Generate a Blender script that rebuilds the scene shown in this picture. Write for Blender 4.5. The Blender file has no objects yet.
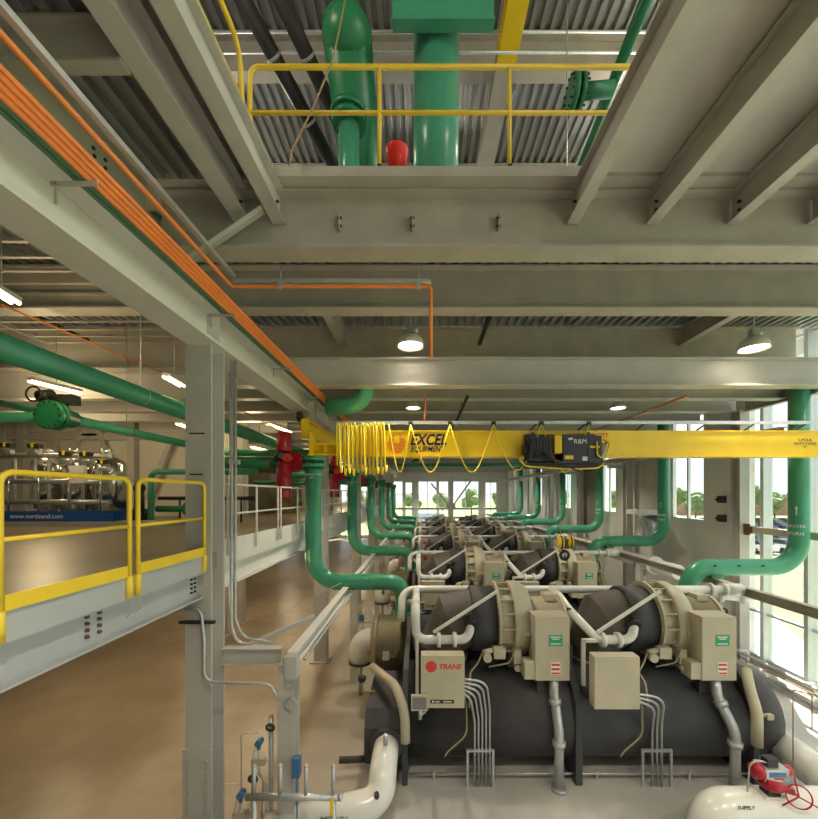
import bpy, bmesh, math, random
from mathutils import Vector, Matrix
random.seed(7)
C = bpy.context.scene
COL = C.collection
PI = math.pi
EYE, F, VX, VY = 5.25, 380.0, 422.0, 495.0     # eye height, focal length in px, level-line point
def P(px, py, Y):                                # photograph direction at a measured real depth Y
    return Vector(((px-VX)*Y/F, Y, EYE+(VY-py)*Y/F))
def H(h): return EYE+h

# ------------------------------------------------------------------ materials
def mat(name, col, rough=.5, metal=0, var=.08, scale=3, bump=0, rust=0, stretch=None, spec=None, emit=None, es=0):
    m = bpy.data.materials.new(name); m.use_nodes = True
    nt = m.node_tree; N = nt.nodes; L = nt.links
    b = N['Principled BSDF']
    b.inputs['Roughness'].default_value = rough; b.inputs['Metallic'].default_value = metal
    if spec is not None: b.inputs['Specular IOR Level'].default_value = spec
    tc = N.new('ShaderNodeTexCoord'); mp = N.new('ShaderNodeMapping'); L.new(tc.outputs['Object'], mp.inputs[0])
    if stretch: mp.inputs['Scale'].default_value = stretch
    n = N.new('ShaderNodeTexNoise'); n.inputs['Scale'].default_value = scale; n.inputs['Detail'].default_value = 5
    L.new(mp.outputs[0], n.inputs['Vector'])
    r = N.new('ShaderNodeValToRGB')
    c = Vector(col)
    r.color_ramp.elements[0].position = .3; r.color_ramp.elements[1].position = .7
    r.color_ramp.elements[0].color = (*(c*(1-var)), 1); r.color_ramp.elements[1].color = (*[min(1, k*(1+var)) for k in c], 1)
    L.new(n.outputs['Fac'], r.inputs[0]); out = r.outputs[0]
    if rust:
        n2 = N.new('ShaderNodeTexNoise'); n2.inputs['Scale'].default_value = 2.3; n2.inputs['Detail'].default_value = 8; n2.inputs['Roughness'].default_value = .72
        L.new(tc.outputs['Object'], n2.inputs['Vector'])
        r2 = N.new('ShaderNodeValToRGB'); r2.color_ramp.elements[0].position = .665; r2.color_ramp.elements[1].position = .72
        r2.color_ramp.elements[0].color = (0,0,0,1); r2.color_ramp.elements[1].color = (rust,rust,rust,1)
        L.new(n2.outputs['Fac'], r2.inputs[0])
        mx = N.new('ShaderNodeMixRGB'); mx.inputs[2].default_value = (.16,.085,.035,1)
        L.new(r2.outputs[0], mx.inputs[0]); L.new(out, mx.inputs[1]); out = mx.outputs[0]
    L.new(out, b.inputs['Base Color'])
    if bump:
        bp = N.new('ShaderNodeBump'); bp.inputs['Strength'].default_value = bump; bp.inputs['Distance'].default_value = .02
        L.new(n.outputs['Fac'], bp.inputs['Height']); L.new(bp.outputs[0], b.inputs['Normal'])
    if emit:
        b.inputs['Emission Color'].default_value = (*emit, 1); b.inputs['Emission Strength'].default_value = es
    return m
M = {}
M['steel'] = mat('painted_steel', (.43,.40,.355), .5, 0, .10, 2, rust=.55)
M['steel2'] = mat('painted_steel_grey', (.49,.475,.44), .45, 0, .07, 2, rust=.25)
M['steelblue'] = mat('primed_steel_blue_grey', (.43,.45,.47), .45, 0, .05, 2)
M['steelwhite'] = mat('painted_steel_white', (.70,.69,.645), .45, 0, .05, 2)
M['plate'] = mat('painted_floor_plate', (.52,.50,.46), .5, 0, .12, .8)
M['deck'] = mat('galvanised_deck', (.34,.35,.35), .35, .6, .15, 3, stretch=(3,.3,3))
M['galv'] = mat('galvanised', (.52,.54,.55), .35, .55, .10, 8)
M['chrome'] = mat('stainless', (.66,.65,.62), .16, .95, .05, 3)
M['green'] = mat('green_pipe_paint', (.07,.36,.215), .28, 0, .10, 2)
M['greendk'] = mat('green_valve_paint', (.02,.22,.09), .35, 0, .10, 2)
M['yellow'] = mat('yellow_rail_paint', (.84,.60,.04), .38, 0, .06, 3)
M['crane'] = mat('yellow_crane_paint', (.92,.62,.012), .3, 0, .05, 2)
M['cable'] = mat('yellow_cable', (.92,.70,.04), .5, 0, .05, 4)
M['orange'] = mat('orange_conductor_cover', (.85,.26,.06), .45, 0, .06, 4)
M['barGreen'] = mat('green_conductor_cover', (.09,.20,.12), .5, 0, .06, 4)
M['red'] = mat('red_enamel', (.42,.012,.03), .28, 0, .08, 3)
M['redbr'] = mat('red_bucket', (.75,.02,.01), .35, 0, .05, 3)
M['white'] = mat('white_pipe_jacket', (.74,.735,.69), .22, 0, .04, 2)
M['tan'] = mat('tan_machine_paint', (.47,.43,.315), .42, 0, .06, 3)
M['tandk'] = mat('tan_olive_paint', (.33,.28,.175), .38, 0, .10, 3)
M['black'] = mat('black_foam_insulation', (.048,.048,.052), .62, 0, .22, 2.5, bump=.15)
M['brownblack'] = mat('dark_brown_insulation', (.085,.073,.06), .65, 0, .15, 3, bump=.15)
M['iron'] = mat('black_iron', (.03,.03,.03), .45, .2, .1, 5)
M['navy'] = mat('navy_hoist_paint', (.018,.018,.035), .35, 0, .1, 4)
M['blue'] = mat('blue_skid_paint', (.012,.09,.36), .4, 0, .06, 3)
M['blueinst'] = mat('blue_instrument', (.05,.17,.36), .35, 0, .06, 3)
M['screen'] = mat('grey_screen', (.20,.19,.19), .25, 0, .05, 4)
M['wall'] = mat('insulated_wall_panel', (.66,.63,.55), .55, 0, .05, .8)
M['wallw'] = mat('white_wall_panel', (.72,.71,.66), .55, 0, .05, 1.2, rust=.15)
M['alum'] = mat('window_aluminium', (.62,.64,.66), .35, .3, .04, 4)
M['concrete'] = mat('grey_concrete', (.42,.39,.33), .5, 0, .15, 1.5)
M['greenlabel'] = mat('green_warning_label', (.02,.33,.17), .45, 0, .05, 9)
M['lblwhite'] = mat('label_white', (.82,.82,.78), .5, 0, .02, 9)
M['lblblack'] = mat('label_black', (.02,.02,.02), .5, 0, .02, 9)
M['lblnavy'] = mat('label_navy', (.02,.012,.06), .5, 0, .02, 9)
M['lblorange'] = mat('label_orange', (.80,.22,.03), .5, 0, .02, 9)
M['lblred'] = mat('label_red', (.62,.05,.03), .45, 0, .05, 9)
M['wood'] = mat('cardboard_brown', (.36,.24,.11), .6, 0, .1, 4)
M['cabinet'] = mat('grey_brown_cabinet', (.22,.19,.15), .5, 0, .08, 2)
M['grass'] = mat('meadow_grass', (.23,.27,.10), .9, 0, .3, .35)
M['asphalt'] = mat('car_park_asphalt', (.22,.22,.22), .9, 0, .08, .3)
M['path'] = mat('pale_gravel_path', (.42,.41,.37), .9, 0, .06, .8)
M['foliage'] = mat('tree_foliage', (.14,.20,.07), .85, 0, .45, .8, bump=.8)
M['bark'] = mat('tree_bark', (.12,.08,.05), .85, 0, .3, 4)
M['brick'] = mat('far_brick', (.35,.20,.15), .8, 0, .2, 1)
M['bluegarage'] = mat('pale_blue_cladding', (.35,.48,.85), .6, 0, .1, 1)
for k, c in dict(car0=(.75,.75,.76), car1=(.12,.13,.15), car2=(.35,.36,.38), car3=(.30,.03,.03), car4=(.05,.10,.25)).items():
    M[k] = mat('paint_'+k, c, .25, .2, .04, 3)
M['carglass'] = mat('car_glass', (.04,.05,.06), .1, 0, .05, 3)
M['rust'] = mat('rusty_steel', (.13,.075,.045), .7, .2, .3, 8)
M['lamp'] = mat('lamp_glow', (1,.95,.85), .5, 0, 0, 3, emit=(1,.86,.62), es=9)
M['tube'] = mat('fluorescent_glow', (1,.9,.7), .5, 0, 0, 3, emit=(1,.76,.40), es=7)
M['lampoff'] = mat('frosted_lamp_glass', (.85,.83,.78), .3, 0, .03, 3)

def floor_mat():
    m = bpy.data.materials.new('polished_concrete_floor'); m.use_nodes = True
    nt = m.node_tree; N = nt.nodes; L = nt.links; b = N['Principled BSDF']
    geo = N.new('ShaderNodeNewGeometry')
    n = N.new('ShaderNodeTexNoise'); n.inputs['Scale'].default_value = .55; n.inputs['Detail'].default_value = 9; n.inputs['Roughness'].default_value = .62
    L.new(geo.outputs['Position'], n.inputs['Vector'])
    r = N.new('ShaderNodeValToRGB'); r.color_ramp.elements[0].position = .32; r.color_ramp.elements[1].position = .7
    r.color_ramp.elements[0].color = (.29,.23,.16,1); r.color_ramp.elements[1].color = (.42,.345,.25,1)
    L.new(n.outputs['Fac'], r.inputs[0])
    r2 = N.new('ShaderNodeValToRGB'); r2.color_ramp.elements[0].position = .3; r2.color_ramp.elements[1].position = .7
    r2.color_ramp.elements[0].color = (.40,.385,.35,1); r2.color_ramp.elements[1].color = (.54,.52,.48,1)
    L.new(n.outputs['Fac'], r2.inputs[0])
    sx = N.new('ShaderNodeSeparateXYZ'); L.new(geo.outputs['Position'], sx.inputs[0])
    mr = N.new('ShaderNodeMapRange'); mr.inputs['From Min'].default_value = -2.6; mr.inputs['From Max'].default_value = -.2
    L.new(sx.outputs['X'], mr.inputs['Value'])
    mx = N.new('ShaderNodeMixRGB'); L.new(mr.outputs[0], mx.inputs[0]); L.new(r.outputs[0], mx.inputs[1]); L.new(r2.outputs[0], mx.inputs[2])  # brown stain plus warm lamp tint painted in on the left, fading to grey
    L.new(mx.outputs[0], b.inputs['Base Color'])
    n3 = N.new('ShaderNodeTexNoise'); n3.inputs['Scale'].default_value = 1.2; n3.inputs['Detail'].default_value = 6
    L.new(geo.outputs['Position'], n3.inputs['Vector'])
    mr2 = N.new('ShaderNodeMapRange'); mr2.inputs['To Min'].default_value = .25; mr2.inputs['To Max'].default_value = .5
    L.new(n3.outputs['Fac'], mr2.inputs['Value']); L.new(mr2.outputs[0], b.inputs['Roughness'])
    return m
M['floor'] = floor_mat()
def mezz_mat():
    m = bpy.data.materials.new('mezzanine_concrete'); m.use_nodes = True
    nt = m.node_tree; N = nt.nodes; L = nt.links; b = N['Principled BSDF']
    geo = N.new('ShaderNodeNewGeometry')
    n = N.new('ShaderNodeTexNoise'); n.inputs['Scale'].default_value = .8; n.inputs['Detail'].default_value = 8
    L.new(geo.outputs['Position'], n.inputs['Vector'])
    r = N.new('ShaderNodeValToRGB'); r.color_ramp.elements[0].position = .3; r.color_ramp.elements[1].position = .7
    r.color_ramp.elements[0].color = (.27,.22,.155,1); r.color_ramp.elements[1].color = (.35,.29,.215,1)
    L.new(n.outputs['Fac'], r.inputs[0]); L.new(r.outputs[0], b.inputs['Base Color']); b.inputs['Roughness'].default_value = .35
    return m
M['mezz'] = mezz_mat()
def glass_mat():
    m = bpy.data.materials.new('window_glass'); m.use_nodes = True
    nt = m.node_tree; N = nt.nodes; L = nt.links; N.clear()
    o = N.new('ShaderNodeOutputMaterial'); t = N.new('ShaderNodeBsdfTransparent'); t.inputs[0].default_value = (.93,.96,.96,1)
    g = N.new('ShaderNodeBsdfGlossy'); g.inputs['Roughness'].default_value = .02
    x = N.new('ShaderNodeMixShader'); x.inputs[0].default_value = .05; L.new(t.outputs[0], x.inputs[1]); L.new(g.outputs[0], x.inputs[2])
    L.new(x.outputs[0], o.inputs[0]); return m
M['glass'] = glass_mat()

# ------------------------------------------------------------------ mesh helpers
def basis(d):
    d = d.normalized(); a = Vector((0,0,1)) if abs(d.z) < .9 else Vector((1,0,0))
    u = d.cross(a).normalized(); return u, d.cross(u).normalized()
class MB:
    def __init__(s): s.bm = bmesh.new()
    def box(s, x0, x1, y0, y1, z0, z1):
        v = [s.bm.verts.new((x, y, z)) for z in (z0, z1) for y in (y0, y1) for x in (x0, x1)]
        for f in ((0,2,3,1),(4,5,7,6),(0,1,5,4),(2,6,7,3),(0,4,6,2),(1,3,7,5)): s.bm.faces.new([v[i] for i in f])
        return s
    def obox(s, c, ux, uy, hx, hy, hz):          # oriented box: centre, axes, half sizes
        c = Vector(c); ux = Vector(ux).normalized(); uy = Vector(uy).normalized(); uz = ux.cross(uy)
        v = [s.bm.verts.new(c+ux*hx*a+uy*hy*b+uz*hz*d) for d in (-1,1) for b in (-1,1) for a in (-1,1)]
        for f in ((0,2,3,1),(4,5,7,6),(0,1,5,4),(2,6,7,3),(0,4,6,2),(1,3,7,5)): s.bm.faces.new([v[i] for i in f])
        return s
    def bar(s, a, b, w, h):                      # rectangular bar from a to b
        a = Vector(a); b = Vector(b); d = (b-a)
        up = Vector((0,0,1)) if abs(d.normalized().z) < .95 else Vector((0,1,0))
        u = d.cross(up).normalized(); v = u.cross(d).normalized()
        s.obox((a+b)/2, d, u, d.length/2, w/2, h/2); return s
    def poly(s, pts, ax, t0, t1):                # extrude polygon; ax = axis of thickness
        def mk(p, t):
            p = list(p); p.insert('xyz'.index(ax), t); return s.bm.verts.new(p)
        A = [mk(p, t0) for p in pts]; B = [mk(p, t1) for p in pts]; n = len(A)
        s.bm.faces.new(A); s.bm.faces.new(B[::-1])
        for i in range(n): s.bm.faces.new((A[i], B[i], B[(i+1)%n], A[(i+1)%n]))
        return s
    def lathe(s, a, d, prof, seg=28, cap=True):  # prof: list of (t along d, radius)
        a = Vector(a); d = Vector(d).normalized(); u, v = basis(d); R = []
        for t, r in prof:
            R.append([s.bm.verts.new(a+d*t+(u*math.cos(2*PI*k/seg)+v*math.sin(2*PI*k/seg))*max(r,1e-4)) for k in range(seg)])
        for i in range(len(R)-1):
            for k in range(seg):
                f = s.bm.faces.new((R[i][k], R[i][(k+1)%seg], R[i+1][(k+1)%seg], R[i+1][k]))
                f.smooth = abs(prof[i][0]-prof[i+1][0]) > 1e-5
        if cap: s.bm.faces.new(R[0][::-1]); s.bm.faces.new(R[-1])
        return s
    def cyl(s, a, b, r, seg=16, r2=None):
        a = Vector(a); b = Vector(b)
        return s.lathe(a, b-a, [(0, r), ((b-a).length, r if r2 is None else r2)], seg)
    def tube(s, pts, r, br=.3, seg=16, n=8, ends=None):
        pts = [Vector(p) for p in pts]; path = [pts[0]]
        for i in range(1, len(pts)-1):
            p, a, b = pts[i], (pts[i-1]-pts[i]), (pts[i+1]-pts[i])
            ang = a.angle(b)
            if ang > PI-.03 or br <= 0: path.append(p); continue
            t = min(br/math.tan(ang/2), a.length*.49, b.length*.49); rr = t*math.tan(ang/2)
            a.normalize(); b.normalize(); c = p+(a+b).normalized()*(rr/math.sin(ang/2))
            s0 = p+a*t-c; s1 = p+b*t-c; tot = s0.angle(s1)
            for k in range(n+1):
                w = k/n; path.append(c+(s0*math.sin((1-w)*tot)+s1*math.sin(w*tot))/math.sin(tot))
        path.append(pts[-1])
        q = [path[0]]
        for p in path[1:]:
            if (p-q[-1]).length > 1e-4: q.append(p)
        path = q; R = []; u = None
        for i, p in enumerate(path):
            d = (path[min(i+1, len(path)-1)]-path[max(i-1, 0)]).normalized()
            if u is None: u, _ = basis(d)
            u = (u-d*u.dot(d)).normalized(); v = d.cross(u)
            k = 1.0
            R.append([s.bm.verts.new(p+(u*math.cos(2*PI*j/seg)+v*math.sin(2*PI*j/seg))*r*k) for j in range(seg)])
        for i in range(len(R)-1):
            for j in range(seg):
                f = s.bm.faces.new((R[i][j], R[i][(j+1)%seg], R[i+1][(j+1)%seg], R[i+1][j])); f.smooth = True
        s.bm.faces.new(R[0][::-1]); s.bm.faces.new(R[-1]); return s
    def ring(s, c, d, R, r, seg=28, ms=8):       # torus
        c = Vector(c); u, v = basis(Vector(d)); d = Vector(d).normalized(); rings = []
        for k in range(seg):
            e = u*math.cos(2*PI*k/seg)+v*math.sin(2*PI*k/seg)
            rings.append([s.bm.verts.new(c+e*(R+r*math.cos(2*PI*j/ms))+d*r*math.sin(2*PI*j/ms)) for j in range(ms)])
        for k in range(seg):
            for j in range(ms):
                f = s.bm.faces.new((rings[k][j], rings[(k+1)%seg][j], rings[(k+1)%seg][(j+1)%ms], rings[k][(j+1)%ms])); f.smooth = True
        return s
    def bolts(s, c, d, R, n, r=.02, t=.04, a0=0):
        c = Vector(c); d = Vector(d).normalized(); u, v = basis(d)
        for k in range(n):
            a = a0+2*PI*k/n; p = c+(u*math.cos(a)+v*math.sin(a))*R
            s.cyl(p-d*t, p+d*t, r, 6)
        return s
    def ibeam(s, a, b, dep, wid, tf=.025, tw=.015):   # a,b: bottom-centre ends (horizontal beam)
        a = Vector(a); b = Vector(b); d = (b-a).normalized(); u = d.cross(Vector((0,0,1))).normalized(); z = Vector((0,0,1))
        q = [(-wid/2,0),(wid/2,0),(wid/2,tf),(tw/2,tf),(tw/2,dep-tf),(wid/2,dep-tf),(wid/2,dep),(-wid/2,dep),(-wid/2,dep-tf),(-tw/2,dep-tf),(-tw/2,tf),(-wid/2,tf)]
        A = [s.bm.verts.new(a+u*x+z*y) for x, y in q]; B = [s.bm.verts.new(b+u*x+z*y) for x, y in q]; n = 12
        s.bm.faces.new(A); s.bm.faces.new(B[::-1])
        for i in range(n): s.bm.faces.new((A[i], B[i], B[(i+1)%n], A[(i+1)%n]))
        return s
    def icol(s, x, y, z0, z1, w, dep, tf=.03, tw=.02):  # flanges face +-y
        s.box(x-w/2, x+w/2, y-dep/2, y-dep/2+tf, z0, z1); s.box(x-w/2, x+w/2, y+dep/2-tf, y+dep/2, z0, z1)
        s.box(x-tw/2, x+tw/2, y-dep/2+tf, y+dep/2-tf, z0, z1); return s
    def sphere(s, c, r, sx=1, sy=1, sz=1, seg=20):
        mtx = Matrix.Translation(Vector(c)) @ Matrix.Diagonal((r*sx, r*sy, r*sz, 1))
        g = bmesh.ops.create_uvsphere(s.bm, u_segments=seg, v_segments=seg//2, radius=1, matrix=mtx)
        for v in g['verts']:
            for f in v.link_faces: f.smooth = True
        return s
    def corr(s, x0, x1, y0, y1, z, pitch=.2, dep=.075, th=.05):
        prof = []; x = x0
        while x < x1-pitch*.5:
            prof += [(x, 0), (x+pitch*.42, 0), (x+pitch*.5, dep), (x+pitch*.92, dep)]; x += pitch
        prof += [(x1, 0)]
        top = [(x0, dep+th), (x1, dep+th)]
        A = [(s.bm.verts.new((px, y0, z+pz)), s.bm.verts.new((px, y1, z+pz))) for px, pz in prof]
        T = [(s.bm.verts.new((px, y0, z+pz)), s.bm.verts.new((px, y1, z+pz))) for px, pz in top]
        for i in range(len(A)-1): s.bm.faces.new((A[i][0], A[i+1][0], A[i+1][1], A[i][1]))
        s.bm.faces.new((T[0][0], T[0][1], T[1][1], T[1][0]))
        s.bm.faces.new((A[0][0], A[0][1], T[0][1], T[0][0])); s.bm.faces.new((A[-1][0], T[1][0], T[1][1], A[-1][1]))
        s.bm.faces.new([T[0][0]]+[T[1][0]]+[a[0] for a in A[::-1]]); s.bm.faces.new([T[1][1]]+[T[0][1]]+[a[1] for a in A])
        return s
ROOT = {}
def mesh_of(mb, name, org, mats):
    bm = mb.bm; bmesh.ops.recalc_face_normals(bm, faces=bm.faces[:])
    bmesh.ops.translate(bm, verts=bm.verts[:], vec=-Vector(org))
    me = bpy.data.meshes.new(name); bm.to_mesh(me); bm.free()
    for m in mats: me.materials.append(m)
    return me
def tag(o, label=None, cat=None, group=None, kind=None):
    if label: o['label'] = label
    if cat: o['category'] = cat
    if group: o['group'] = group
    if kind: o['kind'] = kind
    return o
def one(name, mb, m, label=None, cat=None, group=None, kind=None):   # a top-level one-mesh object
    vs = [v.co for v in mb.bm.verts]
    lo = [min(v[i] for v in vs) for i in range(3)]; hi = [max(v[i] for v in vs) for i in range(3)]
    org = Vector(((lo[0]+hi[0])/2, (lo[1]+hi[1])/2, lo[2]))
    o = bpy.data.objects.new(name, mesh_of(mb, name, org, [M[m]])); o.location = org; COL.objects.link(o)
    ROOT[o.name] = org.copy()
    return tag(o, label, cat, group, kind)
def struct(name, mb, m): return one(name, mb, m, kind='structure')
def thing(name, loc, label, cat, group=None):
    o = bpy.data.objects.new(name, None); o.empty_display_size = .2; o.location = loc; COL.objects.link(o)
    ROOT[o.name] = Vector(loc); return tag(o, label, cat, group)
def part(name, mb, m, parent, label=None):
    org = ROOT[parent.name]
    o = bpy.data.objects.new(name, mesh_of(mb, name, org, [M[m]])); COL.objects.link(o)
    o.parent = parent; ROOT[o.name] = org
    if label: o['label'] = label
    return o
def dup(root, dx=0, dy=0, dz=0, label=None, group=None):
    def rec(o, parent):
        c = o.copy(); COL.objects.link(c); c.parent = parent
        for ch in [k for k in list(o.children)]: rec(ch, c)
        return c
    r = root.copy(); COL.objects.link(r); r.location = root.location+Vector((dx,dy,dz))
    if label: r['label'] = label
    if group: r['group'] = group
    for ch in list(root.children): rec(ch, r)
    return r
def text_part(name, txt, m, parent, loc, size, normal='front', wrap=None, sx=1.0, shear=0, bold=0, label=None, align='CENTER'):
    # normal 'front' faces -Y ; wrap=(axis x, axis y, radius) bends it round a vertical pipe
    cu = bpy.data.curves.new(name, 'FONT'); cu.body = txt; cu.size = size; cu.align_x = align; cu.align_y = 'CENTER'
    cu.extrude = .003; cu.shear = shear; cu.offset = bold; cu.resolution_u = 3
    t = bpy.data.objects.new(name+'_tmp', cu); COL.objects.link(t)
    dg = bpy.context.evaluated_depsgraph_get(); dg.update()
    me = bpy.data.meshes.new_from_object(t.evaluated_get(dg)); bpy.data.objects.remove(t)
    org = ROOT[parent.name]; loc = Vector(loc)
    for v in me.vertices:
        x, y, z = v.co; x *= sx
        if wrap:
            ax, ay, r = wrap; a0 = loc.x; a = a0+x/r; rr = r+.001+z
            p = Vector((ax+rr*math.sin(a), ay-rr*math.cos(a), loc.z+y))
        else: p = Vector((loc.x+x, loc.y-z, loc.z+y))
        v.co = p-org
    me.materials.clear(); me.materials.append(M[m])
    o = bpy.data.objects.new(name, me); COL.objects.link(o); o.parent = parent; ROOT[o.name] = org
    if label: o['label'] = label
    return o

# ------------------------------------------------------------------ SETTING
XR, YF = 10.4, 46.0
ZD = H(4.45)            # underside of the upper floor
ZM = H(-.886)           # mezzanine deck
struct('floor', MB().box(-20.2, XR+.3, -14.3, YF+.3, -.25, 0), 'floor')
struct('trim_1', MB().box(-20, -3.12, -14, YF-.01, ZM-.22, ZM), 'mezz')     # mezzanine deck slab
bpy.data.objects['trim_1']['label'] = 'brown concrete mezzanine deck'
# ceilings
def ceil(x0, x1, y0, y1): return MB().corr(x0, x1, y0, y1, ZD, .22, .08)
struct('ceiling', ceil(-20, XR, 5.95, 10.2), 'deck')
ZL = H(3.36)
struct('ceiling', MB().corr(-20, XR, 10.2, YF, ZL, .22, .08), 'deck')
struct('ceiling', ceil(-20, -2.35, -14, 5.35), 'deck')
struct('ceiling', MB().box(2.5, XR, -14, 5.3, ZD+.05, ZD+.2), 'plate')
struct('ceiling', MB().box(-2.35, XR, 5.3, 5.95, ZD, ZD+.14), 'steel')     # strip of floor edge over the first girder
struct('ceiling', MB().box(-20, -2.35, 5.35, 5.95, ZD, ZD+.14), 'steel')
struct('ceiling', MB().box(-2.35, 2.5, -14, -3, ZD+.05, ZD+.2), 'plate')
struct('wall_back_unseen', MB().box(-20.2, XR+.3, -14.3, -14, 0, ZD), 'wallw')  # unseen wall added behind the camera to cut frontal light
ZR = H(10.9)
struct('ceiling', MB().corr(-12, 12, -8, 24, ZR, .25, .09), 'deck')
for q in ((-12.2,-12,-8,24,ZD,ZR),(12,12.2,-8,24,ZD,ZD+1.2),(-12.2,12.2,-8.2,-8,ZD,ZR),(-12.2,12.2,24,24.2,ZD,ZR)): struct('wall_upper_unseen', MB().box(*q), 'wallw')        # roof deck over the upper storey, with unseen walls added to keep it dim
# left and far walls
struct('wall_left', MB().box(-20.25, -20, -14, YF, 0, ZD), 'wall')
# left room rear wall, with ribs as trims
struct('wall_rear', MB().box(-20, -7.4, 16, 16.2, ZM, ZD), 'wall')
# far wall with openings
def wall_openings(name, axis, pos, th, a0, a1, z0, z1, holes, m):
    mb = MB(); cur = a0
    def b(p, q, r, s):
        if q-p < 1e-4 or s-r < 1e-4: return
        if axis == 'y': mb.box(p, q, pos, pos+th, r, s)
        else: mb.box(pos, pos+th, p, q, r, s)
    for (h0, h1, b0, b1) in sorted(holes):
        b(cur, h0, z0, z1); b(h0, h1, z0, b0); b(h0, h1, b1, z1); cur = h1
    b(cur, a1, z0, z1)
    return struct(name, mb, m)
WN = [0]
def window(axis, pos, h0, h1, b0, b1, nv, nh, fr=.07):
    WN[0] += 1; mb = MB(); g = MB()
    def b(mb, p, q, r, s, d=.06):
        if axis == 'y': mb.box(p, q, pos-d, pos+d, r, s)
        else: mb.box(pos-d, pos+d, p, q, r, s)
    b(mb, h0, h0+fr, b0, b1); b(mb, h1-fr, h1, b0, b1); b(mb, h0+fr, h1-fr, b0, b0+fr); b(mb, h0+fr, h1-fr, b1-fr, b1)
    for i in range(1, nv): x = h0+(h1-h0)*i/nv; b(mb, x-fr/2, x+fr/2, b0+fr, b1-fr, .05)
    for i in range(1, nh): z = b0+(b1-b0)*i/nh; b(mb, h0+fr, h1-fr, z-fr/3, z+fr/3, .04)
    w = struct('window_%d' % WN[0], mb, 'alum')
    b(g, h0+fr, h1-fr, b0+fr, b1-fr, .006)
    part('window_glass', g, 'glass', w)
    return w
def fx(px): return (px-VX)*YF/F
fh = []
for (p0, p1, q0, q1) in ((393,403,481,521),(405,412.5,482,521),(418,437,481,523),(438.5,448.5,481,521),(452.5,479,481,521),(340,352,483,560),(360,372,483,560),(485,497,482,519)):
    fh.append((fx(p0), fx(p1), H((VY-q1)*YF/F), H((VY-q0)*YF/F)))
fh += [(-17,-15,1,4),(-13.5,-11.5,.6,3.4)]
fh = [(a, b, max(.3, c), d) for a, b, c, d in fh]
wall_openings('wall_far', 'y', YF, .25, -20, XR+.2, 0, ZD, fh, 'wallw')
for (a, b, c, d) in sorted(fh): window('y', YF+.1, a, b, c, d, 2 if b-a > 1.3 else 1, 3, .08)
# right wall: solid panels from y=12.2, glazed bay nearer
rh = [(14.0,15.9,H(-1.0),H(3.1)), (20.4,22.0,H(-1.0),H(3.1)), (26.6,28.2,H(-1.0),H(3.1)), (33,34.6,H(-1.0),H(3.1)), (39,40.6,H(-1),H(3.1))]
wall_openings('wall_right', 'x', XR, .25, 12.15, YF, 0, ZD, rh, 'wallw')
for (a, b, c, d) in rh: window('x', XR+.1, a, b, c, d, 2, 1, .09)
mb = MB(); mb.box(XR, XR+.2, -14, 12.15, 0, .22)
struct('wall_right_kerb', mb, 'concrete').name = 'wall_right'
my = [11.5-1.32*i for i in range(20)]
ys = [12.12]+my
for i in range(len(ys)-1):
    WN[0] += 1
    y1, y0 = ys[i]-.05, ys[i+1]+.05
    mb = MB(); mb.box(XR-.12, XR+.16, ys[i+1]-.06, ys[i+1]+.06, .22, ZD)
    for z in (.22, 1.6, H(-1.12), H(1.2), ZD-.1): mb.box(XR+.0, XR+.1, ys[i+1]+.06, ys[i]-.06, z, z+.07)
    w = struct('window_%d' % WN[0], mb, 'alum')
    part('window_glass', MB().box(XR+.04, XR+.052, ys[i+1]+.06, ys[i]-.06, .29, ZD-.1), 'glass', w)
# ---------------------------------------------------------------- outside
ZG = -1.2
struct('ground', MB().box(10.8, 400, -80, 500, ZG-.4, ZG), 'grass')
struct('ground_far', MB().box(-300, 10.8, 47, 500, ZG-.4, ZG), 'grass')
struct('path', MB().poly([(11.2,-5),(12.6,-5),(13.2,10),(18.5,20),(24,36),(21,36),(15.5,22),(11.2,13)], 'z', ZG, ZG+.03), 'path')
struct('path', MB().poly([(15.5,13),(24,13),(28,19),(25,22),(19,18.6)], 'z', ZG, ZG+.035), 'path')
struct('car_park', MB().box(30, 130, 41, 86, ZG, ZG+.04), 'asphalt')
def car(loc, m, rot, label, grp):
    mb = MB(); 
    body = [(-2.2,.35),(2.2,.35),(2.25,.8),(1.3,.95),(-2.15,1.0),(-2.25,.7)]
    root = thing('parked_car', loc, label, 'car', grp); ROOT[root.name] = Vector((0,0,0))
    part('body', MB().poly(body, 'y', -.9, .9), m, root)
    part('cabin', MB().poly([(-1.9,.98),(1.25,.94),(.55,1.45),(-1.3,1.48)], 'y', -.78, .78), 'carglass', root)
    w = MB()
    for x in (-1.35, 1.35):
        for y in (-.82, .82): w.cyl((x, y-.1, .33), (x, y+.1, .33), .33, 10)
    part('wheels', w, 'iron', root)
    root.rotation_euler = (0, 0, rot); return root
cn = ['white','black','grey','red','blue']
protos = [car((36+3*i, 43, ZG+.04), 'car%d' % i, PI/2, '%s car parked in the car park beyond the glass wall' % cn[i], '%s cars in the car park' % cn[i]) for i in range(5)]
for r, y in enumerate((43,49,56,62,69,75,82)):
    for i in range(16):
        x = y*.82-6+i*2.75
        if r == 0 and i < 0: continue
        k = random.choice((0,0,1,2,2,0,3,4,1))
        c = dup(protos[k]); c.location = (x+random.uniform(-.2,.2), y, ZG+.04)
for i in range(5): protos[i].location = (29.5+2.75*i+44.5+ (0), 43, ZG+.04)
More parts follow.
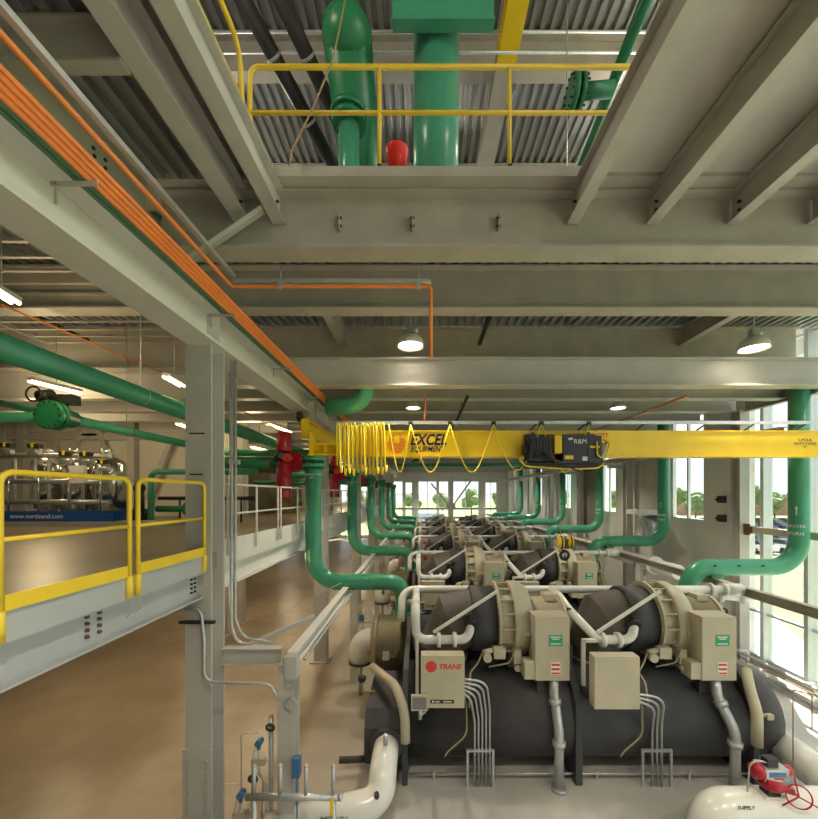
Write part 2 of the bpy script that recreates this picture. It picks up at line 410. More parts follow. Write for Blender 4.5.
def tree(x, y, h, r, label, grp, n=9):
    t = thing('tree', (x, y, ZG), label, 'tree', grp)
    part('trunk', MB().cyl((x,y,ZG), (x,y,ZG+h*.55), .22, 8, .12), 'bark', t)
    mb = MB()
    for i in range(n):
        a = random.uniform(0, 2*PI); q = random.uniform(0, r*.6)
        c = Vector((x+q*math.cos(a), y+q*math.sin(a), ZG+h*random.uniform(.5,.82))); rr = r*random.uniform(.42,.62)
        g = bmesh.ops.create_icosphere(mb.bm, subdivisions=2, radius=rr, matrix=Matrix.Translation(c))
        for v in g['verts']: v.co = c+(v.co-c)*random.uniform(.8,1.2)
    part('foliage', mb, 'foliage', t); return t
for i in range(15):
    k = .46+i*.052; d = 104
    tree(d*k, d+random.uniform(-.5,.5)*0, random.uniform(7.5,9.5), 2.5, 'round green tree in the distant row beyond the car park', 'trees beyond the car park', 12)
for i in range(5):
    d = 89; tree(d*(.62+.10*i), d, 6.6, 2.3, 'bushy green tree at the near edge of the distant tree row', 'bushy trees behind the parked cars', 12)
for i in range(9):
    tree(-16+i*7, 92, random.uniform(7,9), 2.6, 'round green tree seen through the far wall windows', 'trees past the far wall')
bq = thing('distant_building', (100, 125, ZG), 'low red brick building on the horizon beyond the car park', 'building')
part('brick_wall', MB().box(84, 120, 122, 130, ZG, ZG+6), 'brick', bq)
part('roof', MB().box(83.5, 120.5, 121.5, 130.5, ZG+6, ZG+6.4), 'steelwhite', bq)
bq = thing('shed', (1, 60, ZG), 'pale blue clad shed seen through the far wall window', 'building')
part('cladding', MB().box(-1.5, 3.4, 58, 62, ZG, ZG+3.6), 'bluegarage', bq)
part('roof', MB().box(-1.8, 3.7, 57.7, 62.3, ZG+3.6, ZG+3.8), 'steelwhite', bq)

# ---------------------------------------------------------------- STEELWORK
def beam(name, a, b, dep, wid, m, label, cat='steel beam', group=None, tf=.03, bolts=None):
    return one(name, MB().ibeam(a, b, dep, wid, tf), m, label, cat, group)
GB = H(3.6); GD = .84
def girder(Y, wid, x0=-19.9, x1=XR-.45, m='steel', label='', group=None, stiff=(), GB=GB, GD=GD):
    t = thing('ceiling_girder', ((x0+x1)/2, Y, GB), label, 'steel girder', group)
    part('i_section', MB().ibeam((x0, Y, GB), (x1, Y, GB), GD, wid, .03), m, t)
    for x in stiff:
        sp = part('shear_plate', MB().box(x-.006, x+.006, Y-.12, Y-.009, GB+.33, GB+.55), 'steel', t)
        part('bolts', MB().cyl((x-.03,Y-.07,GB+.5), (x+.03,Y-.07,GB+.5), .018, 6).cyl((x-.03,Y-.07,GB+.38), (x+.03,Y-.07,GB+.38), .018, 6), 'iron', sp)
    return t
girder(5.69, .38, -3.9, XR-.45, 'steel', 'deep grey girder nearest the camera, carrying the opening edge', None, (-1.22,-.14,1.13))
girder(7.48, .34, -19.9, XR-.45, 'steel', 'grey girder with an orange conduit drop in front, second from camera')
girder(10.12, .30, -19.9, XR-.45, 'steel', 'deep grey girder directly behind the two nearest dome lamps', None, (), H(3.33), 1.09)
girder(9.33, .35, -5.4, XR-.45, 'steel2', 'lower grey girder spanning just above the crane bridge', None, (), H(2.65), .68)
for Y in (10.45, 12.05, 13.6, 16.1, 17.9, 19.5, 21.6, 23.4, 25.0, 27.2, 29, 30.6, 32.8, 34.5, 36.1, 38.3, 40, 42, 44):
    girder(Y, .3, -19.9, XR-.45, 'steel2', 'grey steel ceiling girder in the far run beyond the crane', 'far ceiling girders', (), H(2.62), .72)
# purlins between girders (along the hall)
for (x, ya, yb, lab) in ((-2.1, 7.52, 10.1, 'short grey beam between girders left of the lit lamp'), (6.9, 7.52, 10.1, 'short grey beam between girders beside the unlit lamp'),
                         ):
    beam('floor_beam', (x, ya, H(3.95)), (x, yb, H(3.95)), .46, .2, 'steel', lab)
beam('floor_beam', (9.95, 9.5, H(2.55)), (9.95, 11.7, H(2.55)), .4, .16, 'steel', 'grey edge beam running along the top of the glazed bay')
for xx in (-9.8, -7.9): beam('floor_beam', (xx, 10.6, H(2.9)), (xx, 11.9, H(2.9)), .42, .2, 'steel', 'short grey beam between girders over the left room', 'steel beam', 'short beams over the left room')
# beams running toward the camera, framed into the first girder
def nearbeam(x, wid, lab, hb=4.03, m='steel2', dep=.42):
    t = thing('floor_beam', (x, 2.3, H(hb)), lab, 'steel beam')
    part('i_section', MB().ibeam((x, -.8, H(hb)), (x, 5.66, H(hb)), dep, wid, .02), m, t)
    part('end_bolts', MB().cyl((x-.05,5.5,H(hb)+.1), (x+.05,5.5,H(hb)+.1), .02, 6).cyl((x-.05,5.5,H(hb)+.22), (x+.05,5.5,H(hb)+.22), .02, 6), 'iron', t)
nearbeam(-2.65, .24, 'wide grey overhead beam, leftmost of the pair left of the opening')
nearbeam(-2.12, .2, 'pale grey overhead beam along the left edge of the opening')
nearbeam(2.24, .17, 'pale grey overhead beam along the right edge of the opening')
nearbeam(3.42, .17, 'middle of the three pale beams under the right floor plate')
nearbeam(4.62, .17, 'rightmost full pale beam under the right floor plate')
nearbeam(5.82, .17, 'pale beam at the upper right corner under the floor plate')
beam('cross_beam', (-3.85, 3.56, H(4.0)), (-2.78, 3.56, H(4.0)), .44, .13, 'steel', 'short dark grey cross beam at the upper left corner')
one('knee_brace', MB().bar(P(188,258,5.38), P(262,207,5.38), .09, .012).bar(P(188,258,5.38)+Vector((0,.04,-.03)), P(262,207,5.38)+Vector((0,.04,-.03)), .012, .07), 'steel2', 'flat diagonal steel brace by the orange conductor bars', 'brace')
# side girder above the runway
t = thing('side_girder', (-3.98, 2.3, H(3.45)), 'deep grey side girder with bolt holes above the orange bars', 'steel girder')
part('i_section', MB().ibeam((-3.98, -.8, H(3.45)), (-3.98, 5.45, H(3.45)), 1.0, .3), 'steel', t)
mb = MB()
for (px, py) in ((93,148),(94,156),(105,160),(105,168)):
    d = 3.97*F/(VX-px); mb.cyl((-3.985, d, H((VY-py)*d/F)), (-3.955, d, H((VY-py)*d/F)), .022, 10)
part('bolt_heads', mb, 'iron', t)
# runway beam
XB = -3.13
t = thing('crane_runway_beam', (XB, 20, H(2.15)), 'heavy pale runway beam crossing the upper left beside orange bars', 'runway beam')
part('i_section', MB().ibeam((XB, .6, H(2.15)), (XB, 45.5, H(2.15)), .50, .44, .035, .02), 'steelwhite', t)
for y in (3.0, 5.2, 7.4, 9.6, 11.8):
    part('bar_bracket', MB().box(XB+.2, -2.56, y-.008, y+.008, H(2.44), H(2.475)).box(XB+.23, XB+.25, y-.008, y+.008, H(2.30), H(2.475)), 'steel', t)
part('stiffener', MB().box(XB+.01, XB+.2, 5.5, 5.52, H(2.19), H(2.6)), 'steelwhite', t)
for i in range(4):
    b = one('conductor_bar', MB().box(-2.64+.022*i-.010, -2.64+.022*i+.010, .5, 13.6, H(2.485+.036*i), H(2.52+.036*i)), 'orange',
            'orange conductor bar in the bundle beside the runway beam', 'conductor bar', 'orange conductor bars')
one('conductor_bar', MB().box(-2.69, -2.655, .5, 13.6, H(2.48), H(2.505)), 'barGreen', 'green conductor bar running beside the orange ones', 'conductor bar', 'green conductor bars')
one('conductor_bar', MB().box(-2.75, -2.712, .5, 13.6, H(2.48), H(2.505)), 'barGreen', 'green conductor bar running beside the orange ones', 'conductor bar', 'green conductor bars')
# right runway
t = thing('crane_runway_beam', (9.1, 28, H(1.5)), 'grey runway beam along the window wall below the crane', 'runway beam')
part('i_section', MB().ibeam((9.1, 9.55, H(1.48)), (9.1, 45.5, H(1.48)), .24, .26, .02), 'steel', t)
for y in (11.93, 18.43, 24.0, 29.4, 35): part('bracket', MB().box(9.0, 9.85, y-.1, y+.1, H(1.3), H(1.48)), 'steel', t)
# columns
def column(x, y, z1, m, label, group=None, splice=False, w=.37, dep=.37):
    t = thing('steel_column', (x, y, 0), label, 'steel column', group)
    part('i_section', MB().icol(x, y, .03, z1, w, dep), m, t)
    part('base_plate', MB().box(x-.3, x+.3, y-.3, y+.3, 0, .03), 'steel', t)
    if splice:
        for zz in (0,):
            pl = part('splice_plate', MB().box(x-w/2-.03, x+w/2+.02, y-dep/2-.02, y-dep/2, .3, 1.62), m, t)
            mb = MB()
            for i in range(9):
                for sx in (-.13, .13): mb.cyl((x+sx, y-dep/2-.045, 1.45-.09*i), (x+sx, y-dep/2-.02, 1.45-.09*i), .024, 8)
            part('bolts', mb, 'steel', pl)
            mb = MB()
            for i in range(9):
                for sy in (-.06, .06): mb.cyl((x+.01, y+sy, 1.75-.1*i), (x+.035, y+sy, 1.75-.1*i), .02, 8)
            part('bolts', mb, 'iron', t)
        mb = MB().box(x-.13, x+.09, y-dep/2-.006, y-dep/2, H(.87), H(.89)).box(x-.12, x+.07, y-dep/2-.006, y-dep/2, H(.285), H(.305))
        part('stencil_mark', mb, 'lblblack', t)
    return t
column(-3.2, 5.62, H(2.15), 'steel2', 'tall grey steel column in the left foreground', None, True)
for Y in (12.1, 18.6, 24.2, 29.4, 35.1, 40.5):
    column(-3.2, Y, H(2.15), 'steel2', 'grey steel column along the mezzanine edge, beyond the first', 'far mezzanine edge columns')
column(9.98, 11.93, H(2.62), 'steel2', 'dark grey column at the end of the glazed bay, nearest on right', w=.3, dep=.36)
for Y in (18.43, 24.0, 29.4, 35, 41):
    column(9.98, Y, H(2.62), 'steel2', 'grey column against the white panel wall, far right run', 'far right wall columns', w=.3, dep=.36)
for X in (-7.5,): 
    for Y in (14.3, 15.7): column(X, Y, H(2.62), 'steel2', 'grey column beside the rear wall of the left room', 'left room columns', w=.3, dep=.3)
# far wall frame
t = thing('wind_bracing', (3.4, 45.5, 0), 'pale steel K-brace frame before the far windows', 'bracing')
part('post', MB().box(fx(448.5), fx(453), 45.3, 45.6, 0, ZL), 'steelwhite', t)
part('diagonal', MB().bar((fx(431),45.45,H(1.4)), (fx(449),45.45,H(-1.35)), .15, .2), 'steelwhite', t)
part('diagonal', MB().bar((fx(472),45.45,H(2.0)), (fx(453),45.45,H(-1.2)), .15, .2), 'steelwhite', t)
part('gusset', MB().box(fx(446), fx(455), 45.25, 45.3, H(-1.6), H(-1.0)), 'steelwhite', t)
part('cross_member', MB().box(fx(394), fx(500), 45.2, 45.5, H(-1.75), H(-1.5)), 'steelwhite', t)
part('cross_member', MB().box(fx(394), fx(500), 45.2, 45.3, H(-2.75), H(-2.55)), 'steelwhite', t)
# mezzanine edge
t = thing('mezzanine_edge_beam', (-3.15, 2.3, H(-1.47)), 'blue-grey edge beam of the near mezzanine with bolts, lower left', 'steel beam')
part('i_section', MB().ibeam((-3.22, -.8, H(-1.47)), (-3.22, 5.43, H(-1.47)), .365, .2, .02), 'steelblue', t)
part('edge_angle', MB().box(-3.12, -3.1, -.8, 5.43, H(-1.105), H(-.86)), 'steelblue', t)
mb = MB()
for dy in (3.63, 3.77):
    for k in range(4): mb.cyl((-3.22, dy, H(-1.165-.064*k)), (-3.185, dy, H(-1.165-.064*k)), .018, 10)
part('bolts', mb, 'rust', t, 'rusty brown bolts')
mb = MB()
for k in range(5):
    for y in (5.28, 5.36): mb.cyl((-3.22, y, H(-1.12-.06*k)), (-3.19, y, H(-1.12-.06*k)), .016, 8)
part('bolts', mb, 'iron', t)
t = thing('mezzanine_edge_beam', (-3.15, 25, H(-1.47)), 'pale edge beam of the mezzanine running beyond the near column', 'steel beam')
part('i_section', MB().ibeam((-3.22, 5.83, H(-1.47)), (-3.22, 45.8, H(-1.47)), .365, .2, .02), 'steelwhite', t)
part('edge_angle', MB().box(-3.12, -3.1, 5.83, 45.8, H(-1.105), H(-.70)), 'steelwhite', t)
for Y in (8.5, 12.1, 18.6, 25.1, 31.6):
    beam('mezzanine_joist', (-19.8, Y-.4, H(-1.47)), (-3.32, Y-.4, H(-1.47)), .364, .2, 'steel', 'grey joist under the mezzanine deck', 'steel beam', 'mezzanine joists')

# railings
def yrail(y0, y1, label, htop=.17, x=-3.08):
    t = thing('guard_rail', (x, (y0+y1)/2, H(-.886)), label, 'guard railing')
    r = .024
    part('top_rail', MB().tube([(x,y0,H(-1.02)),(x,y0,H(htop)),(x,y1,H(htop)),(x,y1,H(-1.02))], r, .09, 12), 'yellow', t)
    part('mid_rail', MB().cyl((x,y0,H(-.33)), (x,y1,H(-.33)), r*.85, 12), 'yellow', t)
    part('toe_board', MB().box(x-.006, x+.006, y0+.03, y1-.03, H(-.86), H(-.74)), 'yellow', t)
    for y in (y0, y1):
        s = part('post_socket', MB().cyl((x,y,H(-1.08)), (x,y,H(-.85)), .033, 12), 'yellow', t)
        part('pin_chain', MB().cyl((x+.02,y-.02,H(-1.09)), (x+.02,y-.02,H(-1.24)), .005, 6).cyl((x+.01,y-.06,H(-1.28)), (x+.03,y+.02,H(-1.22)), .006, 6), 'galv', s)
yrail(2.77, 4.00, 'yellow removable guard rail, the longer one on the lower left')
yrail(4.12, 5.38, 'yellow removable guard rail beside the grey column')
secs = [(5.95,8.1),(8.2,11.6),(11.9,18.2),(18.5,24.7),(25,31.2),(31.5,37.7),(38,44.5)]
for i, (a, b) in enumerate(secs):
    lab = ['white guard rail section just past the grey column','white guard rail section behind the first red valve'][i] if i < 2 else 'white guard rail section on the far mezzanine edge'
    t = thing('guard_rail', (-3.06, (a+b)/2, H(-.7)), lab, 'guard railing', None if i < 2 else 'far white guard rails')
    x = -3.06
    part('top_rail', MB().cyl((x,a,H(.17)), (x,b,H(.17)), .02, 10), 'steelwhite', t)
    part('mid_rail', MB().cyl((x,a,H(-.30)), (x,b,H(-.30)), .018, 10), 'steelwhite', t)
    n = max(2, round((b-a)/1.3)+1)
    for k in range(n):
        y = a+.03+(b-a-.06)*k/(n-1); part('post', MB().cyl((x,y,H(-.95)), (x,y,H(.17)), .02, 10), 'steelwhite', t)

# upper opening rail
def hz(px, py, Y): return (VY-py)*Y/F
ZF2 = H(4.59)
t = thing('guard_rail', (0, 5.37, ZF2), 'yellow guard rail across the far side of the floor opening overhead', 'guard railing')
Y = 5.37; xl = (250-VX)*Y/F; xr = (640-VX)*Y/F; zt = H(hz(0,67,Y)); zm = H(hz(0,113,Y))
part('top_rail', MB().tube([(xl,Y,ZF2+.3),(xl,Y,zt),(xr,Y,zt)], .034, .14, 12), 'yellow', t)
part('mid_rail', MB().cyl((xl,Y,zm), (xr,Y,zm), .030, 12), 'yellow', t)
for px in (379.5, 509.5):
    x = (px-VX)*Y/F; p_ = part('post', MB().cyl((x,Y,ZF2), (x,Y,zt), .028, 12), 'yellow', t)
    part('foot_bolt', MB().box(x-.03,x+.03,Y-.04,Y+.04,ZF2,ZF2+.06), 'iron', p_)
part('post', MB().cyl((xl,Y,ZF2), (xl,Y,zm), .03, 12), 'yellow', t)
t = thing('guard_rail', (-2.42, 3, ZF2), 'yellow guard rail along the left side of the floor opening overhead', 'guard railing')
part('top_rail', MB().tube([(-2.4,1.0,H(5.9)),(-2.4,5.0,H(5.9)),(-2.4,5.12,ZF2)], .034, .25, 12), 'yellow', t)
part('mid_rail', MB().cyl((-2.4,1.0,H(5.25)), (-2.4,5.05,H(5.25)), .03, 12), 'yellow', t)

# roof steel and upper pipes (seen through the opening)
for i, Y in enumerate((5.2, 9.1, 12.6, 16.5)):
    beam('roof_girder', (-11.5, Y, H(10.0)), (11.5, Y, H(10.0)), .88, .28, 'steel', ['grey roof girder seen highest through the opening','grey roof girder in the middle of the opening','grey roof girder lowest in the opening','grey roof girder hidden beyond the opening edge'][i])
beam('monorail_beam', (1.87, 4.0, H(9.55)), (1.87, 8.5, H(9.55)), .4, .42, 'crane', 'yellow monorail beam under the roof in the opening', 'monorail beam')
beam('monorail_beam', (1.87, 8.5, H(9.55)), (1.87, 15.5, H(9.55)), .4, .42, 'steel', 'grey continuation of the yellow overhead monorail beam', 'monorail beam')
def pipe(name, pts, r, m, label, cat='pipe', br=.4, group=None, seg=24):
    return one(name, MB().tube(pts, r, br, seg), m, label, cat, group)
# big green pipe with rounded near end
Y = 6.6
t = thing('water_main', (-1.3, 7, H(4.6)), 'large green water main with domed elbow, left in the opening', 'pipe')
part('main_pipe', MB().cyl((-1.45,12.2,H(5.6)), (-1.31,6.65,H(8.02)), .43, 32).sphere((-1.31,6.65,H(8.02)), .432, seg=32), 'greendk', t)
x = (349-VX)*6.3/F
part('branch_pipe', MB().cyl((x,6.3,ZD+.14), (x,6.3,H(6.15)), .17, 24), 'green', t)
fl = part('flange', MB().lathe((x,6.3,H(6.13)), (0,0,1), [(0,.28),(.09,.28),(.09,.2),(.13,.2),(.13,.3),(.22,.3)], 28), 'greendk', t)
part('bolts', MB().bolts((x,6.3,H(6.24)), (0,0,1), .25, 14, .016, .14), 'greendk', fl)
text_part('stencilled_lettering', 'WATER', 'lblwhite', t, (-.9, 0, H(5.1)), .1, wrap=(x, 6.3, .17))
Y = 6.9; x = (436-VX)*Y/F
t = thing('water_main', (x, Y, ZF2), 'wide vertical green water main at the centre of the opening', 'pipe')
part('main_pipe', MB().cyl((x,Y,ZD+.14), (x,Y,H(8.5)), .41, 32), 'green', t)
part('support_collar', MB().ibeam((x-.75,6.36,H(7.85)), (x+.95,6.36,H(7.85)), .5, .2, .04), 'green', t)
t = thing('drain_pipe', (2.9, 8, H(6)), 'slanting dark green pipe with flanged valve, right in the opening', 'pipe')
part('pipe_run', MB().cyl((3.1,4.4,H(7.0)), (3.05,7.6,H(6.3)), .09, 18), 'greendk', t)
v = part('flanged_valve', MB().cyl((2.35,5.9,H(6.25)), (2.95,5.9,H(6.3)), .11, 18).cyl((2.3,5.9,H(6.25)), (2.38,5.9,H(6.25)), .24, 24).cyl((2.42,5.9,H(6.25)), (2.48,5.9,H(6.25)), .24, 24), 'greendk', t)
part('bolts', MB().bolts((2.4,5.9,H(6.25)), (1,0,0), .2, 12, .016, .13), 'iron', v)
one('fire_bucket', MB().lathe((-.36,5.5,H(4.60)), (0,0,1), [(0,.05),(.14,.05),(.15,.13),(.34,.15),(.36,.165),(.39,.165),(.43,.06)], 24), 'redbr', 'bright red bucket-shaped bell on the opening edge', 'bucket')
for i, (xa, xb) in enumerate(((-3.2,-1.95),(-2.55,-1.35))):
    t = thing('insulated_pipe', (xa, 7, H(6)), ['black banded pipe crossing the opening, left of the pair','black banded pipe crossing the opening, right of the pair'][i], 'pipe')
    a = Vector((xa,6.2,H(8.6))); b = Vector((xb+.3,10.0,H(7.4)))
    part('pipe_run', MB().cyl(a, b, .14, 18), 'iron', t)
    for k in (.25,.5,.75): q = a.lerp(b,k); part('band', MB().cyl(q, q+(b-a).normalized()*.05, .15, 18), 'galv', t)
one('hanging_rope', MB().tube([P(346,-4,5.2),P(333,60,5.2),P(312,110,5.2),P(292,150,5.2),P(289,166,5.2)], .012, .3, 8), 'wood', 'thin brown rope hanging across the left of the opening', 'rope')
for k, (yy, hh) in enumerate(((8.0,9.75),(8.2,9.55))):
    pipe('conduit', [(-6,yy,H(hh)),(6,yy,H(hh))], .03, 'galv', 'thin grey conduit under the roof deck in the opening', 'conduit', group='roof conduits', seg=8)
for i, X_ in enumerate((-.1, .35, 2.9)):
    pipe('hanger_rod', [(X_,7.6,ZF2+.0),(X_,7.6,H(10.88))], .012, 'galv', 'thin vertical hanger rod in the overhead opening', 'rod', group='hanger rods in the opening', seg=6)

# ---------------------------------------------------------------- CRANE
CY = 9.25
t = thing('bridge_crane', (3.3, CY, H(.9)), 'yellow overhead bridge crane girder spanning the hall', 'crane')
def cx(px): return (px-VX)*CY/F
def cz(py): return H((VY-py)*CY/F)
zt, zb = cz(432.5), cz(457)
part('bridge_girder', MB().box(cx(362), 9.6, CY-.17, CY+.17, zb+.02, zt).box(cx(362), 9.6, CY-.21, CY+.21, zb-.012, zb+.02).box(cx(362), 9.6, CY-.2, CY+.2, zt, zt+.015), 'crane', t)
part('tapered_end', MB().poly([(cx(362),zt),(cx(362),zb),(cx(337),zb),(cx(337),cz(444)),(cx(347),cz(443))], 'y', CY-.15, CY+.15), 'crane', t)
part('tie_beam', MB().box(cx(309), cx(338), CY-.14, CY+.14, cz(455.5), cz(454)).box(cx(309), cx(338), CY-.02, CY+.02, cz(454), cz(445.5)).box(cx(309), cx(338), CY-.14, CY+.14, cz(445.5), cz(444)).box(cx(325), cx(326.5), CY-.14, CY+.14, cz(454), cz(445.5)), 'crane', t)
e = part('end_truck', MB().box(-2.98, -2.72, 9.4, 13.4, H(1.45), H(1.49)).box(-2.88, -2.84, 9.4, 13.4, H(1.49), H(1.80)).box(-2.98, -2.72, 9.4, 13.4, H(1.80), H(1.84)).box(-2.98,-2.8,9.36,9.4,H(1.40),H(1.88)).box(-2.7,-2.62,9.1,9.4,H(.95),H(1.5)), 'crane', t)
part('wheel_guard', MB().box(-2.88,-2.76,9.7,9.95,H(1.84),H(2.4)), 'steel', e)
part('wheel', MB().cyl((-3.14,9.6,H(1.98)), (-3.04,9.6,H(1.98)), .13, 16), 'iron', e)
part('drive_motor', MB().cyl((-3.4,9.7,H(1.75)), (-3.02,9.7,H(1.75)), .11, 16), 'galv', e)
part('collector', MB().box(-2.75,-2.56,12.9,13.55,H(2.36),H(2.475)), 'lblred', e)
# festoon
FY = CY-.3
f = part('festoon_track', MB().box(cx(338)-.0, 9.6, FY-.02, FY+.02, cz(426.5), cz(423.5)), 'galv', t)
mb = MB()
for px in (462,536,583,640,700,747,797):
    mb.bar((cx(px-3),FY,cz(426)), (cx(px-9),CY-.1,cz(433)), .03, .03)
part('track_bracket', mb, 'iron', f)
for i in range(12):
    x = cx(342+3.9*i); w = .045; zl = cz(474+random.uniform(-2,2)); yy = FY-.05+random.uniform(-.05,.05); za = cz(425)
    part('festoon_loop', MB().tube([(x-w*.8,yy,zl+.15),(x-w,yy,za-.1),(x-w*.3,yy,za+.02),(x+w*.3,yy,za-.1),(x+w,yy,zl+.05),(x+w*1.6,yy,zl-.05),(x+w*1.9,yy,zl+.15)], .019, .05, 8, 4), 'cable', t)
hang = [390,411,449,491,537,583]; low = [473,473,473,471,473]
for i in range(5):
    a, b = cx(hang[i]), cx(hang[i+1]); za = cz(427); zl = cz(low[i])
    pts = []
    for k in range(15):
        u = -1+2*k/14; x = (a+b)/2+(b-a)/2*(u*.72+.28*u**3); pts.append((x, FY-.04, zl+(za-zl)*abs(u)**2.3))
    part('festoon_cable', MB().tube(pts, .014, 0, 8), 'cable', t)
    part('cable_trolley', MB().box(b-.05,b+.05,FY-.05,FY+.05,cz(428),cz(424)), 'iron', t)
# logo and lettering on the girder
lx = cx(397); lz = cz(445); yy = CY-.172
lg = MB()
for k in range(9):
    zz = lz+.2-.05*k; hw = .20*math.sqrt(max(0, 1-((k-4)/4.7)**2))
    if k < 4: lg.box(lx-hw, lx-.06, yy-.003, yy, zz-.018, zz+.018); lg.box(lx+.07, lx+hw+.02, yy-.003, yy, zz-.018, zz+.018)
    else: lg.box(lx-hw, lx+hw, yy-.003, yy, zz-.018, zz+.018)
part('emblem', lg, 'lblorange', t, 'orange striped ring emblem')
text_part('lettering', 'EXCEL', 'lblnavy', t, (cx(428),yy,cz(441.2)), .36, sx=.82, shear=.25, bold=.012, label='dark bold italic lettering')
text_part('lettering', 'EQUIPMENT', 'lblnavy', t, (cx(427),yy,cz(450.2)), .185, sx=.78, shear=.25, bold=.004)
text_part('lettering', '10 TON CAPACITY', 'lblred', t, (cx(584),yy,cz(436.5)), .14, sx=.85, bold=.004)
text_part('lettering', 'C.M.A.A.', 'lblnavy', t, (cx(798),yy,cz(441.0)), .09, sx=1.05)
text_part('lettering', 'DUTY CYCLE', 'lblnavy', t, (cx(798),yy,cz(444.8)), .085, sx=1.05)
text_part('lettering', '"C"', 'lblnavy', t, (cx(798),yy,cz(448.2)), .08, sx=.85)
# hoist
hy = CY-.25
t = thing('hoist_trolley', (cx(558), hy, cz(472)), 'dark navy hoist trolley with yellow fittings under the crane girder', 'hoist')
part('drum_housing', MB().box(cx(554), cx(590), hy-.35, hy, cz(465), cz(439.5)), 'navy', t)
part('motor_housing', MB().box(cx(523), cx(545), hy-.3, hy, cz(463), cz(441)), 'navy', t)
mb = MB()
for k in range(7): mb.box(cx(524)+.07*k, cx(524)+.07*k+.02, hy-.33, hy-.3, cz(461), cz(443))
part('cooling_fins', mb, 'iron', t)
part('under_frame', MB().box(cx(519), cx(592), hy-.2, hy+.05, cz(469.5), cz(465)).cyl((cx(519),hy-.1,cz(452)), (cx(524),hy-.1,cz(452)), .12, 14), 'iron', t)
part('yellow_bracket', MB().box(cx(546), cx(552.5), hy-.38, hy, cz(456), cz(439)).box(cx(549),cx(551),hy-.39,hy-.38,cz(453),cz(443)), 'crane', t)
part('rating_plate', MB().box(cx(555.5), cx(563.5), hy-.358, hy-.35, cz(461.5), cz(458)), 'crane', t)
part('data_label', MB().box(cx(572),cx(577),hy-.357,hy-.35,cz(463),cz(459)), 'lblwhite', t)
part('data_label', MB().box(cx(559),cx(563),hy-.357,hy-.35,cz(443.5),cz(441.5)), 'lblwhite', t)
part('caution_stripe', MB().box(cx(579),cx(588),hy-.357,hy-.35,cz(451),cz(449)), 'crane', t)
part('access_cover', MB().box(cx(577),cx(588.5),hy-.375,hy-.35,cz(464),cz(453)), 'iron', t)
part('wire_bundle', MB().tube([(cx(526),hy-.33,cz(460)),(cx(532),hy-.42,cz(452)),(cx(545),hy-.42,cz(462)),(cx(556),hy-.38,cz(466))], .02, .2, 8), 'iron', t)
part('trolley_frame', MB().box(cx(522),cx(590),hy+.0,hy+.05,cz(466),cz(436)).box(cx(528),cx(531),hy-.02,hy+.02,cz(441),cz(434)).box(cx(582),cx(585),hy-.02,hy+.02,cz(441),cz(434)), 'navy', t)
part('end_motor', MB().cyl((cx(590),hy-.15,cz(452)), (cx(596),hy-.15,cz(452)), .17, 18), 'tan', t)
part('cable_guide', MB().tube([(cx(585),hy-.37,cz(445)),(cx(585),hy-.4,cz(458)),(cx(592),hy-.4,cz(462)),(cx(598),hy-.37,cz(446)),(cx(592),hy-.3,cz(443))], .02, .1, 8), 'cable', t)
part('cable_loop', MB().tube([(cx(520),hy-.1,cz(458)),(cx(514),hy-.2,cz(460)),(cx(519),hy-.3,cz(468)),(cx(560),hy-.4,cz(471)),(cx(585),hy-.4,cz(470)),(cx(592),hy-.35,cz(466))], .018, .15, 8), 'cable', t)
part('cable_loop', MB().tube([(cx(534),hy-.3,cz(452)),(cx(536),hy-.42,cz(460)),(cx(570),hy-.42,cz(474)),(cx(588),hy-.35,cz(473)),(cx(592),hy-.3,cz(460))], .016, .3, 8), 'iron', t)
part('indicator_light', MB().cyl((cx(595),hy-.3,cz(446)), (cx(595),hy-.34,cz(446)), .03, 10), 'redbr', t)
text_part('lettering', 'R&M', 'lblwhite', t, (cx(570), hy-.352, cz(445)), .15, sx=1.0)
t = thing('hook_block', (cx(559), hy-.15, cz(560)), 'yellow and black hook block hanging on wire ropes', 'hook block')
for s_ in (-1, 1):
    q = part('sheave_guard', MB().lathe((cx(559)+s_*.11-.06,hy-.15,cz(540)), (1,0,0), [(0,.08),(.02,.15),(.10,.15),(.12,.08)], 20), 'crane', t)
    part('warning_stripe', MB().lathe((cx(559)+s_*.11-.02,hy-.15,cz(540)), (1,0,0), [(0,.152),(.04,.152)], 20), 'iron', q)
part('block_body', MB().box(cx(559)-.1, cx(559)+.1, hy-.22, hy-.08, cz(546), cz(537)), 'iron', t)
part('hook', MB().ring((cx(558.5),hy-.15,cz(552.5)), (0,1,0), .095, .035, 20, 8), 'iron', t)
for dx in (-.25,-.14,.1,.22):
    part('wire_rope', MB().cyl((cx(559)+dx*.75,hy-.15,cz(541)), (cx(559)+dx,hy-.15,cz(469)), .006, 6), 'galv', t)
t = thing('pendant_cable_tray', (cx(416), CY+.1, cz(462)), 'small black and yellow limit switch below the lettering', 'switch')
part('switch_body', MB().box(cx(411), cx(419), CY-.05, CY+.1, cz(462), cz(458)), 'iron', t)
part('cable_coil', MB().ring((cx(416),CY-.07,cz(460)), (0,.4,1), .1, .014, 16, 6), 'cable', t)

